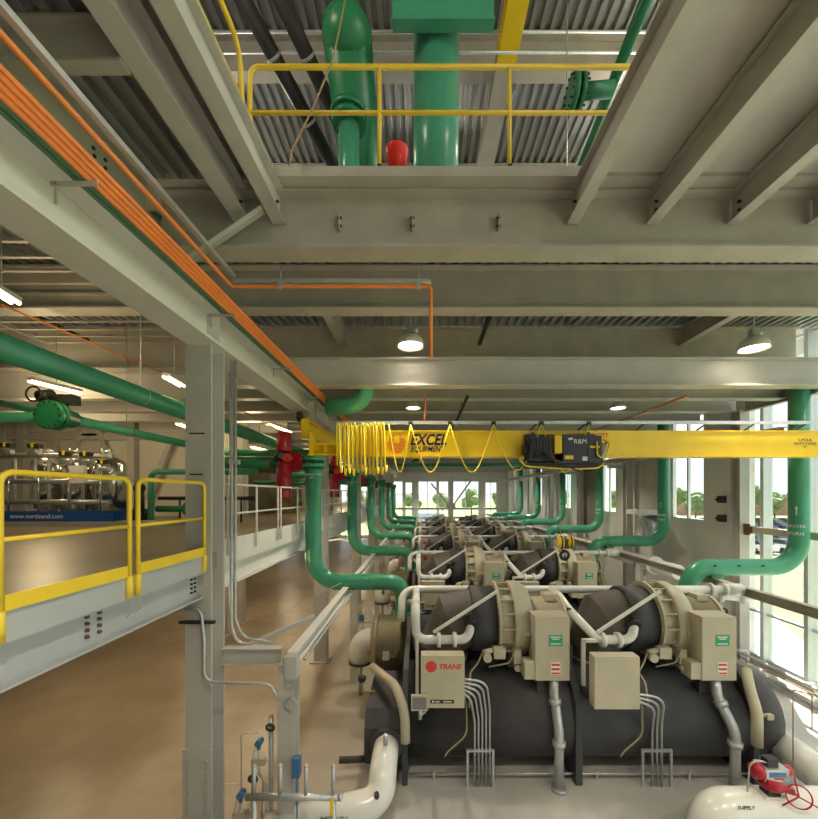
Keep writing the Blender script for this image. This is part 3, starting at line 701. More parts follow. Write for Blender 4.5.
# ---------------------------------------------------------------- LAMPS
def dome_lamp(x, y, h, lit, label, group=None, k=1.0):
    t = thing('dome_lamp', (x, y, H(h)), label, 'ceiling lamp', group)
    part('lamp_shade', MB().lathe((x,y,H(h)), (0,0,1), [(q*k, w_*k) for q, w_ in [(0,.30),(.015,.305),(.1,.29),(.18,.25),(.25,.17),(.3,.09),(.3,.05),(.25,.10),(.16,.20),(.08,.25),(.02,.28)]], 28, cap=False), 'steelwhite', t)
    part('lens', MB().lathe((x,y,H(h)+.0), (0,0,1), [(0,.16*k),(.012,.23*k),(.03,.255*k),(.05,.255*k)], 24), 'lamp' if lit else 'lampoff', t)
    part('ballast_box', MB().box(x-.09, x+.09, y-.07, y+.07, H(h+.29), H(h+.46)).cyl((x+.09,y,H(h+.37)), (x+.17,y,H(h+.37)), .05, 12), 'galv', t)
    part('hanger', MB().cyl((x,y,H(h+.46)), (x,y,ZD if y<10 else ZL), .012, 8), 'galv', t)
    return t
LX = [(-.26, 9.0, 3.42, 1), (7.85, 9.0, 3.42, 1)]
dome_lamp(-.26, 8.7, 3.40, True, 'lit dome lamp left of the ceiling centre, nearest')
dome_lamp(7.6, 8.7, 3.34, True, 'dome lamp on the right beside the short ceiling beam')
dome_lamp(-.26, 11.25, 2.56, True, 'small lit dome lamp above the crane lettering', None, .72)
dome_lamp(5.8, 11.25, 2.56, True, 'small dome lamp above the right half of the crane', None, .72)
for X_ in (-.26, 7.6):
    for Y_ in (18.7, 24.2, 31.7, 37.2):
        dome_lamp(X_, Y_, 2.75, True, 'distant dome lamp over the chiller rows beyond the crane', 'far dome lamps')
def point(loc, e, col=(1,.85,.62), r=.15, down=False):
    l = bpy.data.lights.new('lamp_light', 'SPOT' if down else 'POINT'); l.energy = e; l.color = col; l.shadow_soft_size = r
    if down: l.spot_size = 1.9; l.spot_blend = .7
    o = bpy.data.objects.new('lamp_light', l); o.location = loc; COL.objects.link(o)
for x, y in ((-.26,8.6),(7.85,8.6),(-.3,1.5),(3.8,1.5),(7.9,1.5),(-.3,-4),(3.8,-4),(7.9,-4),(-.3,-9),(7.9,-9),(-.26,11.25),(5.8,11.25),(-.26,18.7),(7.6,18.7),(-.26,24.2),(7.6,24.2),(-.26,31.7),(7.6,31.7),(-.26,37.2),(7.6,37.2)):  # spots overhead and behind the camera are unseen extras added to lift interior light
    point((x, y, H(3.2) if y < 10 else H(2.5)), 520 if y < 10 else 460, (1,.88,.70), .2, True)
for x_, y_ in ((-4.5,3.0),(5.5,2.0),(0.5,13.5),(-6,10),(6,9)):
    t = dome_lamp(x_, y_, 9.5, True, 'dome lamp under the roof of the upper storey', 'upper storey dome lamps')
    for ch in t.children:
        if ch.name.startswith('hanger'):
            for v in ch.data.vertices:
                if v.co.z < 0: v.co.z = 1.4
    point((x_, y_, H(9.3)), 260, (1,.88,.70), .3)
def tube_lamp(a, b, label, group=None, z=None):
    a = Vector(a); b = Vector(b); t = thing('tube_light', (a+b)/2, label, 'tube light', group)
    part('housing', MB().bar(a+Vector((0,0,.05)), b+Vector((0,0,.05)), .18, .07), 'steelwhite', t)
    for s_ in (-1,1):
        d = (b-a).normalized().cross(Vector((0,0,1)))*.05*s_
        part('glow_tube', MB().cyl(a+d-Vector((0,0,.0)), b+d-Vector((0,0,.0)), .028, 10), 'tube', t)
    m_ = (a+b)/2
    part('hanger', MB().cyl(m_+Vector((0,0,.08)), (m_.x,m_.y,ZD if m_.y<10 else ZL), .008, 6), 'galv', t)
    return t
def yl(px, py, h): Y = h*F/(VY-py); return Vector(((px-VX)*Y/F, Y, H(h)))
tube_lamp(yl(30,381,2.5), yl(80,393,2.5), 'warm tube light left of the big green pipe')
tube_lamp(yl(-14,285,2.9), yl(15,303,2.9), 'warm tube light cut by the left picture edge')
tube_lamp(yl(166,377,2.5), yl(182,386,2.5), 'warm tube light hard against the column left side')
tube_lamp(yl(178,424,2.2), yl(192,429,2.2), 'small distant warm tube light left of the column')
tube_lamp(yl(268,424,2.5), yl(290,432,2.5), 'warm tube light above the first red valve')
tube_lamp(yl(252,447,2.2), yl(266,450,2.2), 'distant tube light behind the green header pipe')
for loc, e in (((-9.5,9.5,H(2.4)),90),((-6.2,13.9,H(2.2)),80),((-6.3,6.5,H(2.4)),50),((-12,12,H(2.3)),110),((-6.5,22.4,H(2.1)),110),((-11,20,H(2.1)),90),((-7,33.6,H(2.1)),150)):
    point(loc, e, (1,.76,.42), .3)
# lamps under the mezzanine
for i, (x, y) in enumerate(((-5.2,7.5),(-5.2,12.5),(-5.2,18),(-9,9.5),(-9,16),(-5.2,25),(-9,26),(-5.2,33))):
    tube_lamp((x,y-.6,3.3), (x,y+.6,3.3), 'tube light fixed under the mezzanine deck', 'tube lights under the mezzanine').children
    point((x,y,3.1), 75, (1,.80,.50), .3)
for o in [o for o in COL.objects if o.name.startswith('hanger') and o.parent and 'under the mezz' in o.parent.get('label','')]:
    for v in o.data.vertices:
        if v.co.z > 1: v.co.z = .5
# pole-light seen low left under the mezzanine is one of these

# ---------------------------------------------------------------- CONDUITS
t = thing('orange_conduit', (-2.95, 3, H(3.24)), 'orange and grey conduit pair crossing from upper left to centre', 'conduit')
zc = H(3.24)
part('orange_run', MB().tube([(-2.96,.5,zc),(-2.96,5.9,zc),(.14,5.9,zc),(.14,5.9,H((VY-357)*5.9/F))], .028, .06, 10), 'orange', t)
part('steel_strut', MB().box(-2.93,-2.87,.5,5.85,zc+.1,zc+.16).box(-2.93,.14,5.88,5.94,zc+.05,zc+.11), 'galv', t)
mb = MB()
for x in (-2.2,-.05):
    mb.cyl((x,5.91,zc+.1), (x,5.91,GB), .01, 6).box(x-.03,x+.03,5.86,5.94,zc-.03,zc+.05)
part('hanger', mb, 'galv', t)
one('orange_conduit', MB().tube([(-4.2,4.9,H(2.62)),(-7.0,8.2,H(2.55)),(-7.0,9.2,H(2.9))], .02, .2, 8) if False else MB().cyl(P(0,304,7.0)+Vector((0,0,0)), P(170,376,9.9), .02, 8), 'orange', 'thin orange conduit rising above the big green pipe', 'conduit')
one('orange_conduit', MB().cyl(P(232,405,10.4), P(282,432,14), .02, 8), 'orange', 'thin orange conduit right of the column', 'conduit')
one('sprinkler_pipe', MB().cyl((1.5,7.7,H(3.95)), (1.5,9.9,H(3.95)), .06, 12).cyl((1.5,8.9,H(3.95)),(1.5,8.9,ZD),.012,6), 'iron', 'black sprinkler pipe running under the deck between girders', 'pipe')
one('sprinkler_pipe', MB().cyl((1.15,9.6,H(2.48)), (1.15,16,H(2.48)), .045, 12).cyl((1.15,11,H(2.5)),(1.15,11,ZL),.012,6), 'iron', 'black sprinkler pipe slung under the girders above the crane bridge', 'pipe')
one('conduit', MB().cyl((6.7,9.55,H(2.52)), (6.7,17,H(2.52)), .03, 8), 'galv', 'grey conduit beside an orange one near the window wall ceiling', 'conduit')
one('orange_conduit', MB().cyl((6.64,9.55,H(2.47)), (6.64,17,H(2.47)), .02, 8), 'orange', 'orange conduit near the window wall ceiling', 'conduit')
one('orange_conduit', MB().cyl(P(426,392,9.75), P(424,423,9.75), .022, 8), 'orange', 'short orange conduit dropping above the lettering', 'conduit')
one('conduit', MB().tube([(-2.98,5.95,H(2.1)),(-2.98,5.95,H(-2.05)),(-2.9,5.95,H(-2.33)),(-2.35,5.95,H(-2.38))], .03, .25, 12).tube([(-2.92,5.95,H(2.1)),(-2.92,5.95,H(-1.95)),(-2.8,5.95,H(-2.24)),(-2.35,5.95,H(-2.3))], .02, .25, 10), 'galv', 'pair of galvanised conduits dropping on the column right side', 'conduit')
t = thing('conduit', (-3.1, 5.35, H(-2)), 'bent galvanised conduit looping from the column to the post', 'conduit')
part('conduit_run', MB().tube([P(185,609,5.38),P(201,609,5.38),P(204,640,5.34),P(204,682,5.34),P(270,684,5.34),P(279,700,5.34)], .022, .16, 12), 'galv', t)
part('strut_clamp', MB().box(-3.45,-2.95,5.38,5.436,H(-1.83),H(-1.79)), 'iron', t)
one('pipe_clamp', MB().box(-3.0,-2.86,5.9,5.99,H(.48),H(.55)), 'galv', 'galvanised clamp holding conduit at the column, eye level', 'clamp')

# ---------------------------------------------------------------- PIPE SUPPORT FRAMES
t = thing('steel_stand', (-1.95, 6, 0), 'grey steel post and bracket beside the column carrying the support rail', 'support frame')
hb = H(-2.52)
part('post', MB().icol(-2.02, 5.76, 0, hb, .25, .25, .02, .012), 'steel2', t)
part('bracket_beam', MB().ibeam((-3.0,5.74,hb-.02), (-2.12,5.74,hb-.02), .24, .14, .015), 'steel2', t)
part('diagonal_brace', MB().bar((-3.0,5.95,hb+.05), (-1.98,7.0,hb+.3), .06, .05), 'steelblue', t)
part('strut_clips', MB().bar((-1.98,5.6,hb-.62), (-1.88,5.6,hb-.5), .04, .12), 'galv', t)
t = thing('pipe_support_rail', (-1.92, 20, hb), 'long pale steel rail carrying the left green pipes', 'steel beam')
part('rail_beam', MB().ibeam((-1.92,5.6,hb), (-1.92,44,hb), .2, .15, .015), 'steelwhite', t)
part('handrail', MB().cyl((-1.78,5.75,hb+.03), (-1.78,44,hb+.03), .02, 8), 'galv', t)
part('end_box', MB().box(-1.97,-1.8,5.45,5.6,hb-.12,hb+.2), 'steel2', t)
for k in range(6):
    part('rail_post', MB().icol(-1.92, 9.8+5.5*k+.9, 0, hb, .18, .18, .015, .01), 'steelwhite', t)
t = thing('pipe_support_rail', (7.3, 20, H(-2.25)), 'long grey steel rail carrying the right green pipes', 'steel beam')
part('rail_beam', MB().ibeam((7.45,5.5,H(-2.32)), (7.45,44,H(-2.32)), .2, .16, .015), 'steel', t)
part('handrail', MB().cyl((7.62,5.5,H(-2.36)), (7.62,44,H(-2.36)), .025, 8), 'steelwhite', t)
for k in range(6):
    part('rail_post', MB().icol(7.45, 13.2+5.5*k, 0, H(-2.32), .16, .16, .015, .01), 'steel', t)
one('sensing_line', MB().tube([P(272,620,9.3),P(282,612,9.3),P(341,583,9.3)], .012, .1, 6), 'galv', 'thin sensing tube slanting down from the first green elbow', 'tube')

# ---------------------------------------------------------------- GREEN PIPES
YP = 9.8; RP = .205
t = thing('condenser_water_pipe', (-1.6, YP, H(-3.1)), 'green S-shaped pipe with flanged top, nearest on the left', 'pipe')
GL = t
hc = H(-2.24)
part('pipe_bend', MB().tube([(-2.8,YP,H(1.05)),(-2.8,YP,hc),(-.49,YP,hc),(-.49,YP,H(-3.0))], RP, .68, 32, 14), 'green', t)
fl = part('flange', MB().cyl((-2.8,YP,H(.72)), (-2.8,YP,H(.80)), .29, 28).cyl((-2.8,YP,H(.88)), (-2.8,YP,H(.96)), .29, 28), 'green', t)
part('bolts', MB().bolts((-2.8,YP,H(.84)), (0,0,1), .255, 14, .018, .14), 'greendk', fl)
part('lower_flange', MB().cyl((-.49,YP,H(-3.08)), (-.49,YP,H(-2.98)), .26, 28), 'green', t)
part('support_shoe', MB().box(-2.0,-1.84,YP-.15,YP+.15,hb+.2,hc-RP+.03), 'green', t)
mb = MB()
for x in (-1.75,-1.35,-1.0): mb.cyl((x,YP-.17,hc+.1), (x-.03,YP-.32,hc+.16), .018, 8)
part('gauge_taps', mb, 'galv', t)
part('drain_stub', MB().cyl((-1.0,YP,hc-.1), (-1.0,YP,hc-.32), .04, 10), 'green', t)
text_part('stencilled_lettering', 'CONDENSER WATER', 'lblwhite', t, (.1,0,H(.52)), .055, wrap=(-2.8,YP,RP))
text_part('stencilled_lettering', 'SUPPLY', 'lblwhite', t, (.1,0,H(.44)), .055, wrap=(-2.8,YP,RP))
part('valve_branch', MB().cyl((-3.6,YP,H(.83)), (-5.3,YP,H(.83)), .15, 20), 'greendk', t)
for k in range(1, 6): dup(GL, dy=5.5*k, label='green S-shaped pipe in the left row, %s' % ['second from the front','third from the front','fourth from the front','fifth from the front','farthest'][k-1])
t = thing('condenser_water_pipe', (8, YP, H(-2.9)), 'thick green S-shaped pipe before the glass wall, nearest on right', 'pipe')
GR = t; hr = H(-1.86)
part('pipe_bend', MB().tube([(9.72,YP,H(3.32)),(9.72,YP,hr),(6.86,YP,hr),(6.86,YP,H(-3.0))], RP+.01, .72, 36, 16), 'green', t)
part('lower_flange', MB().cyl((6.86,YP,H(-3.02)), (6.86,YP,H(-2.94)), .27, 28), 'green', t)
part('support_shoe', MB().box(7.36,7.66,YP-.15,YP+.15,H(-2.12),hr-RP+.05), 'greendk', t)
mb = MB()
for x in (7.4,8.0,8.6): mb.cyl((x,YP-.17,hr+.06), (x-.08,YP-.34,hr+.1), .018, 8)
part('gauge_taps', mb, 'iron', t)
part('drain_stub', MB().cyl((7.2,YP,hr-.15), (7.2,YP,hr-.38), .04, 10), 'green', t)
text_part('stencilled_lettering', 'CONDENSER WATER', 'lblwhite', t, (-2.5,0,H(-.80)), .105, wrap=(9.72,YP,RP+.012), bold=.001)
text_part('stencilled_lettering', 'RETURN', 'lblwhite', t, (-1.3,0,H(-.99)), .11, wrap=(9.72,YP,RP+.012), bold=.001)
ax_, ay_ = 9.72-.221*math.sin(1.0), YP-.221*math.cos(1.0)
part('flow_arrow', MB().bar((ax_,ay_,H(-.52)), (ax_,ay_,H(-.30)), .016, .006).bar((ax_,ay_,H(-.29)), (ax_-.02,ay_+.03,H(-.36)), .014, .006).bar((ax_,ay_,H(-.29)), (ax_+.025,ay_-.02,H(-.36)), .014, .006), 'lblwhite', t)
for k in range(1, 6): dup(GR, dy=5.5*k, label='green S-shaped pipe in the right row, %s' % ['second from the front','third from the front','fourth from the front','fifth from the front','farthest'][k-1])
# left header pipes
t = thing('header_pipe', (-5.5, 12, H(1.9)), 'long large green header pipe crossing the left ceiling', 'pipe')
part('pipe_run', MB().cyl((-5.55,2.2,H(1.95)), (-5.55,30,H(1.95)), .185, 28), 'green', t)
for y in (7.5, 13, 18.5): part('pipe_hanger', MB().ring((-5.55,y,H(1.95)), (0,1,0), .19, .012, 24, 6).cyl((-5.55,y,H(2.14)), (-5.55,y,ZD if y<10 else ZL), .012, 6), 'galv', t)
h2 = 1.5; X2 = -6.95
t = thing('header_pipe', (X2, 11, H(h2)), 'green pipe with a large bolted strainer end, below the big header', 'pipe')
ys_ = X2*F/(62-VX)
part('pipe_run', MB().cyl((X2,ys_-.1,H(h2)), (X2,18,H(h2)), .10, 20), 'green', t)
s_ = part('strainer', MB().lathe((X2,ys_-.28,H(h2)), (0,1,0), [(0,.27),(.08,.27),(.08,.2),(.12,.2),(.12,.27),(.2,.27),(.2,.19),(.5,.17),(.55,.1)], 28), 'greendk', t)
part('bolts', MB().bolts((X2,ys_-.18,H(h2)), (0,1,0), .235, 14, .016, .13), 'iron', s_)
part('cross_pipe', MB().cyl((X2-.15,ys_,H(h2)), (-12,ys_,H(h2)), .10, 20), 'green', t)
g_ = part('actuator', MB().cyl((X2-.42,ys_,H(h2+.40)), (X2-.2,ys_,H(h2+.42)), .12, 16).cyl((X2-.2,ys_,H(h2+.36)), (X2+.12,ys_,H(h2+.33)), .075, 14).box(X2-.05,X2+.28,ys_-.1,ys_+.1,H(h2+.24),H(h2+.42)).cyl((X2+.05,ys_,H(h2+.15)), (X2+.05,ys_,H(h2+.3)), .06, 12), 'iron', t)
part('hand_wheel', MB().ring((X2-.42,ys_-.13,H(h2+.42)), (0,1,0), .14, .018, 18, 6), 'iron', g_)
for y in (ys_+1.6, ys_+5.0): part('pipe_hanger', MB().ring((X2,y,H(h2)), (0,1,0), .13, .012, 20, 6).cyl((X2,y,H(h2+.12)), (X2,y,ZD if y<10 else ZL), .01, 6), 'galv', t)
one('header_pipe', MB().cyl(P(-15,399,9.6), P(50,414,7.9), .08, 18), 'green', 'small green pipe entering at the left edge behind the strainer', 'pipe')
one('header_pipe', MB().tube([(-8.2,11.5,ZM),(-8.2,11.5,H(.70)),(-5,11.5,H(.70))], .085, .2, 18), 'green', 'green pipe rising from the deck and bending right, left room', 'pipe')
for i, (y, h, lab) in enumerate(((13.5,1.5,'upper'),(15.5,1.15,'lower'))):
    pipe('cross_pipe', [(-6.8,y,H(h)),(-3.4,y,H(h))], .12, 'greendk', '%s green cross pipe behind the red valves' % lab, 'pipe')
pipe('cross_pipe', [(-1.5,22,H(1.75)),(9.6,22,H(1.75))], .10, 'green', 'thin green pipe spanning the hall just under the crane', 'pipe')
pipe('water_main', [(-2.45,9.78,H(2.28)),(-1.45,9.78,H(2.28)),(-1.45,9.78,H(3.32))], .21, 'green', 'thick green elbow turning up behind the runway beam', 'pipe', .55)
pipe('drain_main', [(-3.4,17,H(.55)),(-7.5,17,H(.55))], .09, 'greendk', 'low green pipe in the left room beyond the column', 'pipe')

# red valve actuators
YV = 9.8
t = thing('valve_actuator', (-3.45, YV, H(-.05)), 'tall red valve actuator beside the nearest left green pipe', 'valve actuator')
RV = t; xv = -3.47
part('lower_cylinder', MB().lathe((xv,YV-.25,H(-.08)), (0,0,1), [(0,.17),(.03,.18),(.88,.18),(.92,.15)], 24), 'red', t)
part('upper_cylinder', MB().lathe((xv,YV-.25,H(1.08)), (0,0,1), [(0,.15),(.03,.18),(.45,.18),(.5,.14)], 24), 'red', t)
part('yoke', MB().box(xv-.1,xv+.1,YV-.35,YV-.15,H(.84),H(1.1)).cyl((xv-.15,YV-.3,H(.97)), (xv+.02,YV-.5,H(.97)), .08, 12), 'iron', t)
part('valve_body', MB().cyl((-3.3,YV-.14,H(.85)), (-3.3,YV+.14,H(.85)), .26, 24).cyl((-3.3,YV-.18,H(.85)), (-3.3,YV+.2,H(.85)), .14, 18), 'red', t)
part('switch_box', MB().cyl((xv+.14,YV-.5,H(.92)), (xv+.14,YV-.3,H(.92)), .11, 14), 'lblred', t)
part('air_hose', MB().tube([(xv-.1,YV-.45,H(.9)),(xv-.05,YV-.5,H(.6)),(xv+.3,YV-.5,H(.4)),(xv+.25,YV-.45,H(.15)),(xv-.1,YV-.4,H(.08))], .012, .15, 8), 'iron', t)
part('hand_lever', MB().tube([(xv-.3,YV-.3,H(1.1)),(xv-.38,YV-.3,H(.8)),(xv-.34,YV-.3,H(.6))], .012, .1, 8), 'red', t)
for k in range(1, 6): dup(RV, dy=5.5*k, label='red valve actuator beside the left row of green pipes, %s' % ['second from the front','third','fourth','fifth','farthest'][k-1])

# ---------------------------------------------------------------- CHILLERS
def chiller():
    t = thing('chiller', (2.8, 8.1, 0), 'large black and tan chiller machine, nearest row in front', 'chiller')
    ye, he, re = 7.76, H(-4.30), .86
    yc, hcn, rc = 9.55, H(-3.70), .66
    sh = part('evaporator_shell', MB().cyl((-.3,ye,he), (6.05,ye,he), re, 64), 'black', t)
    part('insulation_seam', MB().lathe((3.98,ye,he), (1,0,0), [(0,re+.004),(.012,re+.004)], 64), 'brownblack', sh)
    for x, w in ((-.36,.1),(2.78,.12),(6.0,.1)):
        part('tube_sheet', MB().poly([(ye-.90,0),(ye-.90,H(-3.75)),(ye-.5,H(-3.32)),(yc-.2,H(-3.0)),(yc+.75,H(-3.1)),(yc+.75,0)], 'x', x, x+w), 'black', t)
    part('evaporator_water_box', MB().poly([(7.1,H(-3.98)),(8.6,H(-3.98)),(8.6,H(-5.15)),(7.3,H(-5.15)),(7.0,H(-4.95)),(6.9,H(-4.7)),(6.9,H(-4.25))], 'x', -1.05, -.36), 'black', t)
    part('evaporator_water_box', MB().lathe((6.1,ye,he), (1,0,0), [(0,re),(.4,re*.97),(.62,re*.86),(.78,re*.6),(.85,.2)], 48), 'black', t)
    part('nozzle_collar', MB().ring((-.64,6.88,H(-4.52)), (0,1,0), .25, .06, 28, 8), 'black', t)
    part('drain_pipe', MB().cyl((-.98,7.2,H(-5.0)), (-1.55,7.1,H(-4.95)), .06, 14), 'black', t)
    part('condenser_shell', MB().cyl((-.25,yc,hcn), (6.0,yc,hcn), rc, 48), 'black', t)
    wb = part('condenser_water_box', MB().lathe((-.3,yc,hcn), (-1,0,0), [(0,rc),(.78,rc),(.78,rc+.05),(.84,rc+.05),(.84,rc+.02),(.92,rc+.02),(.94,.5)], 48), 'tandk', t)
    part('cover_bolts', MB().bolts((-1.13,yc,hcn), (1,0,0), rc+.03, 36, .014, .07), 'tandk', wb)
    part('rating_label', MB().lathe((-.88,yc,hcn), (-1,0,0), [(0,rc+.002),(.002,rc+.003)], 3) if False else MB().box(-.92,-.76,yc-rc-.02,yc-rc+.03,hcn-.16,hcn+.04), 'lblwhite', wb)
    part('lifting_lug', MB().box(-.75,-.60,yc-rc-.03,yc-rc+.0,hcn-.1,hcn-.06).cyl((-.6,yc-rc-.02,hcn-.15), (-.6,yc-rc-.02,hcn+.05), .014, 8), 'tandk', wb)
    wb = part('condenser_water_box', MB().lathe((6.1,yc,hcn), (1,0,0), [(0,rc),(.78,rc),(.78,rc+.05),(.84,rc+.05),(.84,rc+.02),(.92,rc+.02),(.94,.5)], 48), 'tandk', t)
    part('cover_bolts', MB().bolts((6.93,yc,hcn), (1,0,0), rc+.03, 36, .014, .07), 'tandk', wb)
    part('support_leg', MB().cyl((-.95,yc-.4,H(-3.95)), (-.95,yc-.75,H(-4.6)), .03, 10).box(-1.05,-.85,yc-.85,yc-.65,H(-4.7),H(-4.55)), 'tandk', t)
    part('water_elbow', MB().tube([(-.6,yc+.45,H(-3.8)),(-1.62,yc+.45,H(-3.8)),(-1.62,yc+.45,H(-4.35))], .29, .5, 28, 10), 'white', t)
    part('elbow_gasket', MB().cyl((-1.62,yc+.45,H(-4.40)), (-1.62,yc+.45,H(-4.34)), .31, 28), 'iron', t)
    part('elbow_riser', MB().cyl((-1.62,yc+.45,0), (-1.62,yc+.45,H(-4.40)), .05, 12), 'galv', t)
    # tan relief pipes
    part('relief_pipe', MB().tube([P(373,667,8.3),P(396,686,7.1),P(405,712,6.75),P(405.5,742,6.72)], .085, .5, 18), 'tan', t)
    part('relief_pipe', MB().tube([P(746,670,7.1),P(750,690,6.8),P(757,712,6.6),P(757,746,6.55)], .085, .5, 18), 'tan', t)
    part('vent_pipe', MB().tube([(-.45,yc-.1,H(-3.0)),(-.4,8.8,H(-2.55)),(-.18,8.5,H(-2.35)),(-.1,8.2,H(-2.9)),(-.1,8.1,H(-3.3))], .07, .25, 16), 'tan', t)
    part('frame_post', MB().box(-.12,-.06,7.05,7.12,H(-4.1),H(-2.6)), 'steelwhite', t)
    part('frame_post', MB().box(3.02,3.08,7.15,7.22,H(-3.6),H(-2.72)).box(3.02,3.3,7.15,7.22,H(-2.78),H(-2.72)), 'steelwhite', t)
    # white refrigerant header behind
    wp = part('refrigerant_header', MB().tube([(-.45,8.2,H(-2.7)),(-.45,8.75,H(-2.17)),(6.9,8.75,H(-2.17))], .085, .3, 18).cyl((-.12,8.72,H(-2.17)), (-.12,7.5,H(-2.17)), .08, 16), 'white', t)
    part('pipe_flange', MB().cyl((6.6,8.75,H(-2.17)), (6.65,8.75,H(-2.17)), .15, 20), 'white', wp)
    part('pipe_cap', MB().cyl((6.9,8.75,H(-2.17)), (6.98,8.75,H(-2.17)), .15, 20).cyl((6.98,8.75,H(-2.17)), (7.35,8.75,H(-2.17)), .13, 20), 'white', wp)
    for u, ux in enumerate((0, 3.12)):
        yr, hrn = 7.95, H(-2.56)
        bx = ux-(.09 if u else 0)
        # suction elbow (black): riser, mitred bend, into compressor
        R = .60
        mb = MB(); n = 40
        def ringv(c, nrm, rr):
            c = Vector(c); nrm = Vector(nrm).normalized(); v_ = Vector((0,1,0)); u_ = v_.cross(nrm).normalized()
            return [mb.bm.verts.new(c+(u_*math.cos(2*PI*k/n)+v_*math.sin(2*PI*k/n))*rr) for k in range(n)]
        secs = [((ux+1.50,yr,hrn),(1,0,0),R+.02), ((ux+.98,yr,hrn),(1,0,0),R-.02), ((ux+.60,yr,hrn-.10),(1,0,.42),R), ((ux+.45,yr,hrn-.60),(.25,0,1),R-.08), ((ux+.45,yr,hrn-.68),(0,0,1),.46), ((ux+.45,yr-.15,H(-3.62)),(0,0,1),.46)]
        for i in range(len(secs)-1):
            A_ = ringv(*secs[i]); B_ = ringv(*secs[i+1])
            for k in range(n): mb.bm.faces.new((A_[k], A_[(k+1)%n], B_[(k+1)%n], B_[k])).smooth = True
        el = part('suction_elbow', mb, 'brownblack', t)
        part('elbow_sleeve', MB().lathe((ux+.98,yr,hrn), (1,0,0), [(0,R+.02),(.02,R+.05),(.5,R+.05)], 44), 'black', el)
        part('riser_band', MB().lathe((ux+.45,yr-.05,hrn-.78), (0,0,1), [(0,.475),(.03,.475)], 36), 'tan', el)
        # compressor drum
        prof = [(0,.70),(0,.75),(.05,.75),(.05,.63),(.30,.63),(.30,.74),(.34,.76),(.50,.75),(.66,.66),(.74,.45),(.76,.3)]
        cm = MB().lathe((ux+1.48,yr,hrn), (1,0,0), prof, 56)
        for k in range(16):
            a = 2*PI*k/16; d = Vector((0,math.cos(a),math.sin(a)))
            cm.obox(Vector((ux+1.655,yr,hrn))+d*.67, (1,0,0), d, .13, .055, .012)
        cp = part('compressor_casing', cm, 'tan', t)
        part('flange_bolts', MB().bolts((ux+1.5,yr,hrn), (1,0,0), .715, 44, .011, .045), 'tan', cp)
        part('support_bracket', MB().box(ux+1.9,ux+2.3,yr-.78,yr-.62,hrn-.1,hrn-.02), 'tan', cp)
        mt = part('compressor_motor', MB().lathe((ux+2.2,yr,hrn), (1,0,0), [(0,.43),(.62,.43),(.62,.47),(.68,.47),(.68,.40),(.74,.36),(.76,.2)], 44), 'tan', t)
        part('terminal_cover', MB().box(ux+2.5,ux+2.7,yr-.2,yr+.1,hrn+.40,hrn+.52), 'tan', mt)
        part('motor_lead', MB().tube([(ux+2.85,yr-.3,hrn+.2),(ux+3.0,yr-.3,hrn+.32),(ux+3.05,yr-.3,hrn+.0)], .02, .1, 8), 'iron', mt)
        part('compressor_base', MB().box(ux+1.7,ux+3.0,yr-.4,yr+.4,H(-3.42),hrn-.45), 'black', t)
        gx = ux+1.35
        sb = part('guide_vane_actuator', MB().box(gx,gx+.22,yr-.82,yr-.66,hrn-.52,hrn-.32).cyl((gx-.2,yr-.75,hrn-.42), (gx,yr-.75,hrn-.38), .05, 10).cyl((gx-.12,yr-.85,hrn-.5), (gx-.12,yr-.7,hrn-.5), .08, 12), 'tan', t)
        part('oil_tubing', MB().tube([(gx-.2,yr-.75,hrn-.42),(gx-.3,yr-.8,hrn-.6),(gx-.45,yr-.9,hrn-.72),(gx-.5,6.75,H(-3.35)),(gx-.53,6.6,H(-3.7))], .018, .12, 8).tube([(gx+.3,yr-.75,hrn-.3),(gx+.45,yr-.8,hrn-.25),(gx+.3,yr-.8,hrn-.6),(gx-.1,yr-.85,hrn-.65)], .014, .1, 8), 'tandk', sb)
        part('junction_fittings', MB().box(gx+.38,gx+.52,yr-.8,yr-.68,hrn-.62,hrn-.36).cyl((gx+.45,yr-.83,hrn-.7), (gx+.45,yr-.68,hrn-.7), .06, 10), 'tan', sb)
        # diagonal white strut
        part('diagonal_strut', MB().bar((ux+.22,7.25,H(-2.62)), (ux+1.46,7.3,H(-1.84)), .05, .05), 'steelwhite', t)
        # white hot gas pipe
        if u == 0: pts = [(-.12,7.6,H(-2.17)),(-.12,7.25,H(-2.2)),(-.12,7.25,H(-2.76)),(.88,7.25,H(-2.76)),(.95,7.32,H(-2.45))]
        else: pts = [(2.95,8.7,H(-2.17)),(2.95,8.2,H(-2.17)),(3.0,7.7,H(-2.35)),(3.35,7.25,H(-2.76)),(4.0,7.25,H(-2.76)),(4.1,7.32,H(-2.45))]
        gp = part('bypass_pipe', MB().tube(pts, .085, .2, 20, 8), 'white', t)
        for x in (.32,.62): part('pipe_flange', MB().cyl((ux+x-.035,7.25,H(-2.76)), (ux+x+.035,7.25,H(-2.76)), .14, 20), 'white', gp)
        part('valve', MB().cyl((ux+.92,7.25,H(-2.5)), (ux+.98,7.42,H(-2.4)), .13, 18).cyl((ux+.85,7.3,H(-2.36)), (ux+1.0,7.22,H(-2.3)), .05, 10), 'iron', gp)
        # starter box
        rv = MB().box(bx+2.06,bx+2.68,6.9,7.32,H(-3.37),H(-2.22))
        for k in range(9):
            zz = H(-3.32+.13*k)
            for xx in (bx+2.08, bx+2.66): rv.cyl((xx,6.893,zz), (xx,6.9,zz), .008, 6)
        b = part('starter_cabinet', rv, 'tan', t)
        lb = part('warning_label', MB().box(bx+2.30,bx+2.55,6.894,6.899,H(-2.74),H(-2.54)), 'greenlabel', b)
